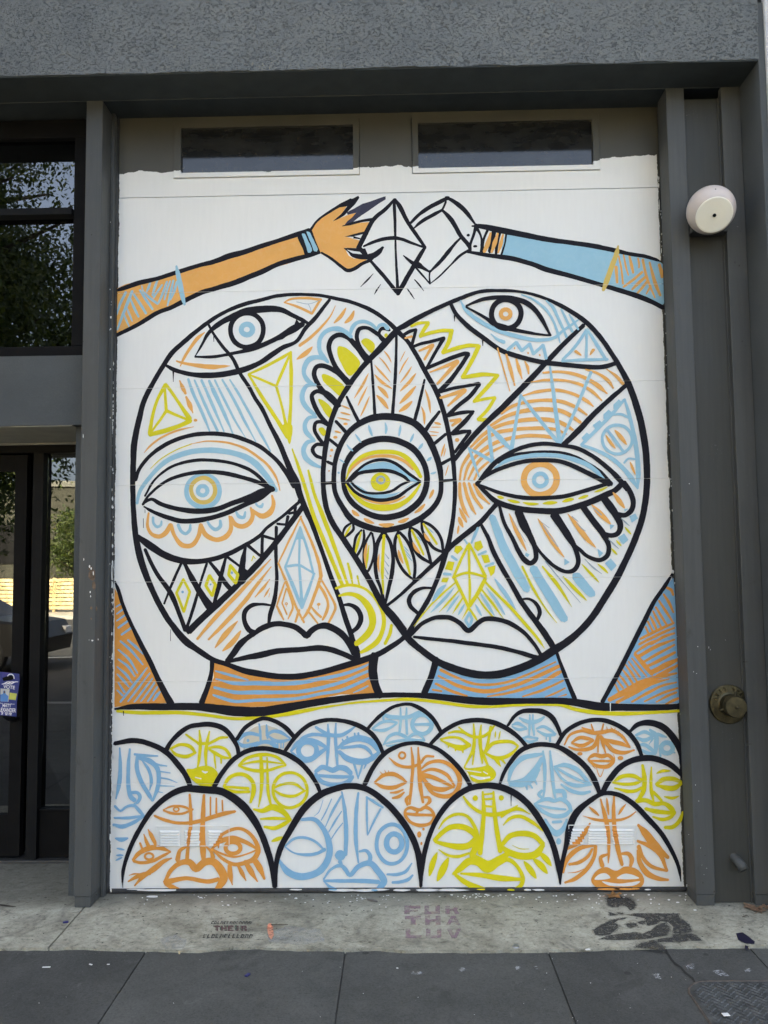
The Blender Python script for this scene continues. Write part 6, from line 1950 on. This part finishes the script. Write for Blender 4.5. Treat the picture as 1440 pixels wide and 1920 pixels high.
# ------------------------------------------------------------------ brass fire inlet
sc_ = P(1366, 1320, -.152); inl = empty('fire_inlet', sc_); tag(inl, 'old brass capped fire department inlet with a ring of raised lettering on the right wall', 'fire inlet')
M_brass = plain('tarnished_brass', (.075, .064, .036), .42, .8, var=.35, scale=40, bmp=.3)
def ip(n, bm, m=M_brass, sm=True):
    o = from_bm(n, bm, m, inl, sm); o.rotation_euler = (math.pi/2, 0, 0); return o
ip('flange', lathe([(0, 0), (.098, 0), (.098, .006), (.094, .010), (.06, .013), (.052, .016), (0, .016)], 48), sm=False)
ip('collar', lathe([(.050, .016), (.054, .026), (.050, .036), (.047, .056), (.052, .060), (.052, .068), (0, .068)], 40))
ip('cap', lathe([(.050, .068), (.053, .071), (.053, .094), (.050, .099), (0, .101)], 40), sm=False)
ip('cap_stud', lathe([(.007, .100), (.007, .108), (.004, .111), (0, .111)], 16))
for a in (200, 335, 75):
    bm = bmesh.new(); ca, sa = math.cos(math.radians(a)), math.sin(math.radians(a)); tube(bm, [(.050*ca, .050*sa, .052), (.068*ca, .068*sa, .052)], .0065, 8); ip('lug', bm)
CH = {'A': [(-.5, -1, 0, 1), (0, 1, .5, -1), (-.25, -.2, .25, -.2)], 'U': [(-.45, 1, -.45, -.8), (-.45, -.8, .45, -.8), (.45, -.8, .45, 1)], 'T': [(-.5, 1, .5, 1), (0, 1, 0, -1)], 'O': [(-.45, -1, -.45, 1), (-.45, 1, .45, 1), (.45, 1, .45, -1), (.45, -1, -.45, -1)],
      'S': [(.45, 1, -.45, 1), (-.45, 1, -.45, 0), (-.45, 0, .45, 0), (.45, 0, .45, -1), (.45, -1, -.45, -1)], 'P': [(-.45, -1, -.45, 1), (-.45, 1, .45, 1), (.45, 1, .45, 0), (.45, 0, -.45, 0)], 'K': [(-.4, -1, -.4, 1), (-.4, 0, .45, 1), (-.4, 0, .45, -1)], 'R': [(-.45, -1, -.45, 1), (-.45, 1, .45, 1), (.45, 1, .45, 0), (.45, 0, -.45, 0), (-.1, 0, .45, -1)]}
for k, ch in enumerate('AUTO SPKR'):
    if ch == ' ': continue
    bm = bmesh.new()
    a = math.radians(158-k*17); cx, cy = .078*math.cos(a), .078*math.sin(a); ra = a-math.pi/2
    for (x0, y0, x1, y1) in CH[ch]:
        pp = []
        for (u, v) in ((x0, y0), (x1, y1)):
            u *= .0085; v *= .0085; pp.append((cx+u*math.cos(ra)-v*math.sin(ra), cy+u*math.sin(ra)+v*math.cos(ra), .0135))
        tube(bm, pp, .0018, 5)
    ip('raised_letter', bm)

# drain pipe stub
dp_ = P(1378, 1612, -.152); dpe = empty('drain_pipe', dp_); tag(dpe, 'short grey painted drain pipe stub bending down out of the right wall', 'pipe')
bm = bmesh.new(); tube(bm, [(-.006, .0, .012), (-.003, -.034, .010), (.006, -.060, -.004), (.013, -.072, -.024)], [.021, .022, .0235, .024], 20)
o = from_bm('pipe', bm, M_trim, dpe, True)
bm = bmesh.new(); d = Vector((.012, -.020, -.029)).normalized(); c = Vector((.013, -.072, -.024)); tube(bm, [c+d*.0008, c+d*.002], .020, 20); from_bm('opening_shade', bm, M_dark, dpe)  # dark disc over the closed end, coloured as the shade inside the pipe
bm = bmesh.new(); tube(bm, [c-d*.007, c+d*.0005], .0262, 20); from_bm('collar', bm, M_trim, dpe, True)

# ------------------------------------------------------------------ campaign door hanger on the handle
hg = empty('door_hanger', P(19, 1300, .355)); tag(hg, 'dark blue election door hanger with white VOTE lettering hung on the glass door handle', 'flyer')
YH = .352
def hpts(L, Y): return [P(x, y, Y) for x, y in L]
T2 = lambda x, y: (x/16, 1240+y/16)
def hpoly(name, L, mat, dy, thick=0.0):
    bm = bmesh.new(); out = [T2(*p) for p in L]
    tr_ = tessellate_polygon([[Vector((x, y, 0)) for x, y in out]])
    vv = [bm.verts.new(P(x, y, YH-dy) - hg.location) for x, y in out]
    for t in tr_: bm.faces.new([vv[i] for i in t])
    bmesh.ops.recalc_face_normals(bm, faces=bm.faces)
    if thick: bmesh.ops.solidify(bm, geom=list(bm.faces), thickness=thick)
    return from_bm(name, bm, mat, hg)
M_navy = plain('navy_card', (.008, .026, .19), .35, var=.1); M_lav = plain('violet_card', (.035, .035, .23), .35); M_wp = plain('white_print', (.78, .78, .80), .4)
M_sky = plain('shirt_blue_print', (.05, .20, .50), .4); M_yp = plain('yellow_green_print', (.50, .52, .10), .4)
hole = [(335+95*math.cos(a), 490+95*math.sin(a)) for a in [2*math.pi*k/20 for k in range(20)]]
hpoly('card', [(-60, 310), (75, 318), (575, 375), (590, 560), (500, 1250), (495, 1660), (-70, 1610)], M_navy, 0, .0008)
hpoly('violet_band', [(70, 322), (350, 350), (200, 440), (60, 470)], M_lav, .0004)
hpoly('hole', [(70, 500), (230, 440), (330, 415), (400, 450), (420, 520), (350, 560), (100, 590)], M_frame, .0006)
arc = [(215, 445), (240, 400), (285, 372), (340, 368), (390, 390), (425, 440), (437, 520)]; ain = [(410, 520), (400, 450), (370, 415), (335, 400), (290, 405), (255, 425), (240, 452)]
hpoly('print_arc', arc+ain, M_wp, .0008)
for k in range(3):
    s = k*110; hpoly('print_wave', [(40+s, 680), (110+s, 660), (200+s, 610), (270+s, 600), (340+s, 615), (330+s*.9, 628), (270+s, 622), (210+s, 640), (140+s, 685), (60+s, 695)], M_wp, .0009+k*.00008)
def htext(txt, x, y, h, wfac, ang, off=.0011):
    cu = bpy.data.curves.new('lettering', 'FONT'); cu.body = txt; cu.size = 1; cu.fill_mode = 'FRONT'; cu.offset = .018
    tmp = bpy.data.objects.new('lettering', cu); COL.objects.link(tmp); bpy.context.view_layer.update()
    me = bpy.data.meshes.new_from_object(tmp); bpy.data.objects.remove(tmp)
    xs = [v.co.x for v in me.vertices]; ys = [v.co.y for v in me.vertices]; x0, x1, y0, y1 = min(xs), max(xs), min(ys), max(ys)
    for v in me.vertices:
        u = (v.co.x-x0)/(x1-x0); vv = (v.co.y-y0)/(y1-y0)
        px = x+u*wfac - (1-vv)*h*math.sin(ang)*1.0; py = y + (1-vv)*h + u*wfac*math.sin(ang)
        q = P(*T2(px, py), YH-off)-hg.location; v.co = q
    me.materials.clear(); me.materials.append(M_wp); o = bpy.data.objects.new('lettering', me); COL.objects.link(o); o.parent = hg
htext('VOTE', 105, 700, 105, 345, .11); htext('MATT', 78, 1280, 85, 260, .06); htext('ALEXANDER', -90, 1380, 120, 570, .06)
htext('for supervisor', 0, 1238, 35, 450, .07)
hpoly('photo_print', [(15, 812), (290, 838), (250, 1215), (10, 1200)], plain('photo_grey', (.48, .50, .48), .4), .0007)
hpoly('photo_figure', [(12, 1000), (90, 975), (95, 900), (130, 868), (165, 900), (168, 975), (250, 1040), (235, 1212), (12, 1198)], M_sky, .0010)
hpoly('photo_face', [(108, 905), (130, 878), (155, 905), (150, 950), (130, 968), (112, 950)], plain('print_skin', (.10, .06, .05), .5), .0012)
hpoly('print_square', [(290, 940), (505, 970), (470, 1165), (268, 1140)], M_yp, .0007)
def glyph(x, y, s, segs):
    for (x0, y0, x1, y1) in segs:
        dx, dy = x1-x0, y1-y0; L = math.hypot(dx, dy); nx, ny = -dy/L*.07, dx/L*.07
        hpoly('glyph', [(x+(x0+nx)*s, y+(y0+ny)*s), (x+(x1+nx)*s, y+(y1+ny)*s), (x+(x1-nx)*s, y+(y1-ny)*s), (x+(x0-nx)*s, y+(y0-ny)*s)], M_wp, .0011)
glyph(25, 1520, 90, [(.1, .1, .9, .1), (.5, 0, .5, .2), (.2, .35, .8, .35), (.3, .35, .7, .9), (.75, .35, .1, .95)])
glyph(145, 1525, 90, [(.1, .1, .9, .1), (.1, .1, .1, .5), (.9, .1, .9, .5), (.1, .5, .9, .5), (.2, .7, .8, .7), (.5, .5, .5, .9), (.15, .9, .9, .9)])
glyph(260, 1530, 90, [(.1, .0, .1, .9), (.0, .25, .3, .25), (.4, .15, .95, .15), (.4, .15, .4, .6), (.95, .15, .95, .6), (.4, .6, .95, .6), (.4, .38, .95, .38), (.68, .6, .68, .95), (.35, .9, 1, .9)])

# ------------------------------------------------------------------ across the street (seen in the glass)
R2 = random.Random(11)
M_slat = plain('pale_cedar', (.74, .58, .30), .7, var=.18, scale=4)
fen = empty('slat_fence', (-10, -29, 0)); tag(fen, 'pale wooden fence of horizontal slats across the street, reflected in the glass door', 'fence')
s0_ = None
for k in range(8):
    z = .12+k*.172
    for sgm in range(-4, 4):
        x0 = -10+sgm*2.44
        if s0_ is None:
            bm = bmesh.new(); add_box(bm, (0, -.02, 0), (2.43, .02, .135)); s0_ = from_bm('slat', bm, M_slat, fen); o = s0_
        else: o = bpy.data.objects.new('slat', s0_.data); COL.objects.link(o); o.parent = fen
        o.location = (x0+10, R2.uniform(-.004, .004), z)
p0 = None
for sgm in range(-4, 5):
    if p0 is None:
        bm = bmesh.new(); add_box(bm, (-.05, -.12, 0), (.05, -.03, 1.5)); p0 = from_bm('post', bm, M_slat, fen); o = p0
    else: o = bpy.data.objects.new('post', p0.data); COL.objects.link(o); o.parent = fen
    o.location = (sgm*2.44, 0, 0)
# olive building and dark fence behind
fb = empty('far_building', (-8, -36, 0)); tag(fb, 'low olive building behind the fence across the street', 'building')
def fbb(n, a, b, m):
    o = box(n, a, b, m, fb, 0); o.matrix_parent_inverse = Matrix.Translation((8, 36, 0)); return o
fbb('wall', (-30, -42, 0), (20, -36, 6.2), plain('olive_render', (.022, .022, .013), .8)); fbb('parapet', (-30.1, -36.2, 6.2), (20.1, -35.9, 6.5), plain('dull_coping', (.10, .10, .085), .8))
for k in range(9): fbb('window', (-27+k*5, -35.99, 2.2), (-24.5+k*5, -35.93, 4.2), M_frame)
# utility pole
bm = bmesh.new(); tube(bm, [(-11.5, -28.3, 0), (-11.5, -28.3, 9)], [.17, .13], 12); up_ = from_bm('pole_shaft', bm, plain('weathered_pole', (.30, .19, .10), .85, var=.3, scale=8)); 
upo = empty('utility_pole', (-11.5, -28.3, 0)); up_.parent = upo; up_.matrix_parent_inverse = Matrix.Translation((11.5, 28.3, 0)); tag(upo, 'wooden utility pole beside the slat fence across the street', 'pole')
bm = bmesh.new(); add_box(bm, (-12.5, -28.36, 8.2), (-10.5, -28.24, 8.34)); o = from_bm('cross_arm', bm, M_slat, upo); o.matrix_parent_inverse = Matrix.Translation((11.5, 28.3, 0))
# parked dark car, only its nose is reflected
def car(x, y):
    c = empty('parked_car', (x, y, -.13)); tag(c, 'dark parked car with round wheels at the near kerb, glimpsed in the glass door', 'car')
    prof_ = [(-2.2, .35), (-2.25, .62), (-2.1, .82), (-1.3, .92), (-.75, 1.36), (.55, 1.42), (1.25, 1.0), (2.05, .88), (2.2, .6), (2.15, .32)]
    bm = bmesh.new(); sec = []
    for yy, s in ((-.86, .94), (-.80, 1), (0, 1.01), (.80, 1), (.86, .94)):
        sec.append([bm.verts.new((a*(1 if abs(yy) < .85 else .985), yy*(.82 if b > 1.0 else 1), .3+(b-.3)*s)) for a, b in prof_])
    for A, B in zip(sec, sec[1:]):
        for i in range(len(prof_)): bm.faces.new((A[i], A[(i+1) % len(prof_)], B[(i+1) % len(prof_)], B[i]))
    bm.faces.new(sec[0]); bm.faces.new(sec[-1][::-1]); bmesh.ops.recalc_face_normals(bm, faces=bm.faces)
    from_bm('body', bm, plain('dark_car_paint', (.006, .0065, .007), .3, 0, spec=.3), c)
    gl_ = plain('car_glass', (.01, .012, .014), .05); bm = bmesh.new()
    for s in (-1, 1):
        yv = .815*s*.985; bm.faces.new([bm.verts.new(v) for v in ((-.98, yv, .96), (.98, yv, .98), (.5, .70*s, 1.34), (-.68, .70*s, 1.30))])
    from_bm('side_window', bm, gl_, c)
    for sx_ in (-1.35, 1.35):
        for sy in (-.78, .78):
            wb = lathe([(0, -.10), (.2, -.10), (.31, -.09), (.33, -.05), (.33, .05), (.31, .09), (.2, .10), (0, .10)], 24); wo = from_bm('wheel', wb, M_rubber, c, True); wo.location = (sx_, sy, .33); wo.rotation_euler = (math.pi/2, 0, 0)
            rb = lathe([(0, .105), (.06, .112), (.18, .100), (.20, .108), (.2, .09)], 20); ro = from_bm('rim', rb, plain('alloy', (.5, .5, .5), .3, .9), wo); ro.rotation_euler = (0, 0, 0) if sy < 0 else (math.pi, 0, 0)
    for sy in (-.62, .62):
        hb_ = box('headlight', (2.08, sy-.14, .62), (2.2, sy+.14, .76), plain('lamp_glass', (.8, .8, .78), .1), c, .02)
    return c
car(-8.75, -10.0)
# street trees
def tree(x, y, h, rc, n, seed, label, base=2.6, lean=0):
    rr = random.Random(seed); t = empty('street_tree', (x, y, 0)); tag(t, label, 'tree', 'street trees')
    bm = bmesh.new(); tube(bm, [(0, 0, -.1), (.1, .05, h*.25), (.05+lean*.4, 0, h*.5), (lean, .1, h*.8)], [.24, .19, .14, .05], 10); tips = []
    for k in range(16):
        a = rr.uniform(0, 6.28); z0 = h*rr.uniform(.28, .7); L = rc*rr.uniform(.6, 1.0); e = (L*math.cos(a)+lean*.5, L*math.sin(a), z0+L*rr.uniform(.25, .8)); tips.append(e)
        tube(bm, [(lean*z0/h, 0, z0), (e[0]*.5, e[1]*.5, z0+(e[2]-z0)*.6), e], [.09, .05, .015], 6)
    from_bm('trunk', bm, plain('bark', (.10, .08, .06), .9, var=.3, scale=12), t, True)
    vv, ff, mi = [], [], []; cl = []
    for k in range(90):
        a = rr.uniform(0, 6.28); u = rr.uniform(-1, 1); r = rc*rr.uniform(.35, 1.0); s = math.sqrt(1-u*u)
        cl.append((r*s*math.cos(a)+lean*.6, r*s*math.sin(a), (base+h)/2+(h-base)/2*u*.95, rr.uniform(.5, 1.15)*rc*.27))
    for k in range(n):
        cx, cy, cz, cr = cl[rr.randrange(len(cl))]; g = [rr.gauss(0, .55) for _ in range(3)]
        p = Vector((cx+g[0]*cr, cy+g[1]*cr, cz+g[2]*cr)); s = rr.uniform(.06, .12)*(1 if n < 20000 else .42)
        ax_ = Vector([rr.gauss(0, 1) for _ in range(3)]).normalized(); bx = ax_.cross(Vector((rr.random(), rr.random(), rr.random()+.1))).normalized(); i0 = len(vv)
        vv += [tuple(p-ax_*s), tuple(p+bx*s*.45), tuple(p+ax_*s), tuple(p-bx*s*.45)]; ff.append((i0, i0+1, i0+2, i0+3)); mi.append(rr.randrange(3))
    cr_ = new_mesh('crown', vv, ff, LEAFM, t, mi); return t
def leafm(name, c):
    m, t, b = NM(name); b.inputs['Base Color'].default_value = (*c, 1); b.inputs['Roughness'].default_value = .55
    out = t.nodes['Material Output']; tl = t.nodes.new('ShaderNodeBsdfTranslucent'); tl.inputs[0].default_value = (c[0]*1.6, c[1]*1.5, c[2]*.6, 1); mx = t.nodes.new('ShaderNodeMixShader'); mx.inputs[0].default_value = .3
    t.links.new(b.outputs[0], mx.inputs[1]); t.links.new(tl.outputs[0], mx.inputs[2]); t.links.new(mx.outputs[0], out.inputs[0]); return m
LEAFM = [leafm('leaf_dark', (.040, .070, .018)), leafm('leaf_mid', (.075, .115, .026)), leafm('leaf_light', (.115, .150, .035))]
tree(-6.1, -4.75, 8.9, 2.45, 190000, 1, 'dense street tree by the near kerb whose crown fills the reflection in the shop windows', 2.5)
tree(-17.5, -24.0, 12.0, 4.0, 9000, 2, 'street tree across the road left of the parked car', 3.0)
tree(-14.6, -31.8, 4.6, 1.9, 7000, 3, 'small sunlit tree behind the slat fence across the road', 1.5)
tree(9.5, -26.5, 9.0, 3.4, 9000, 4, 'street tree far to the right across the road', 2.8)
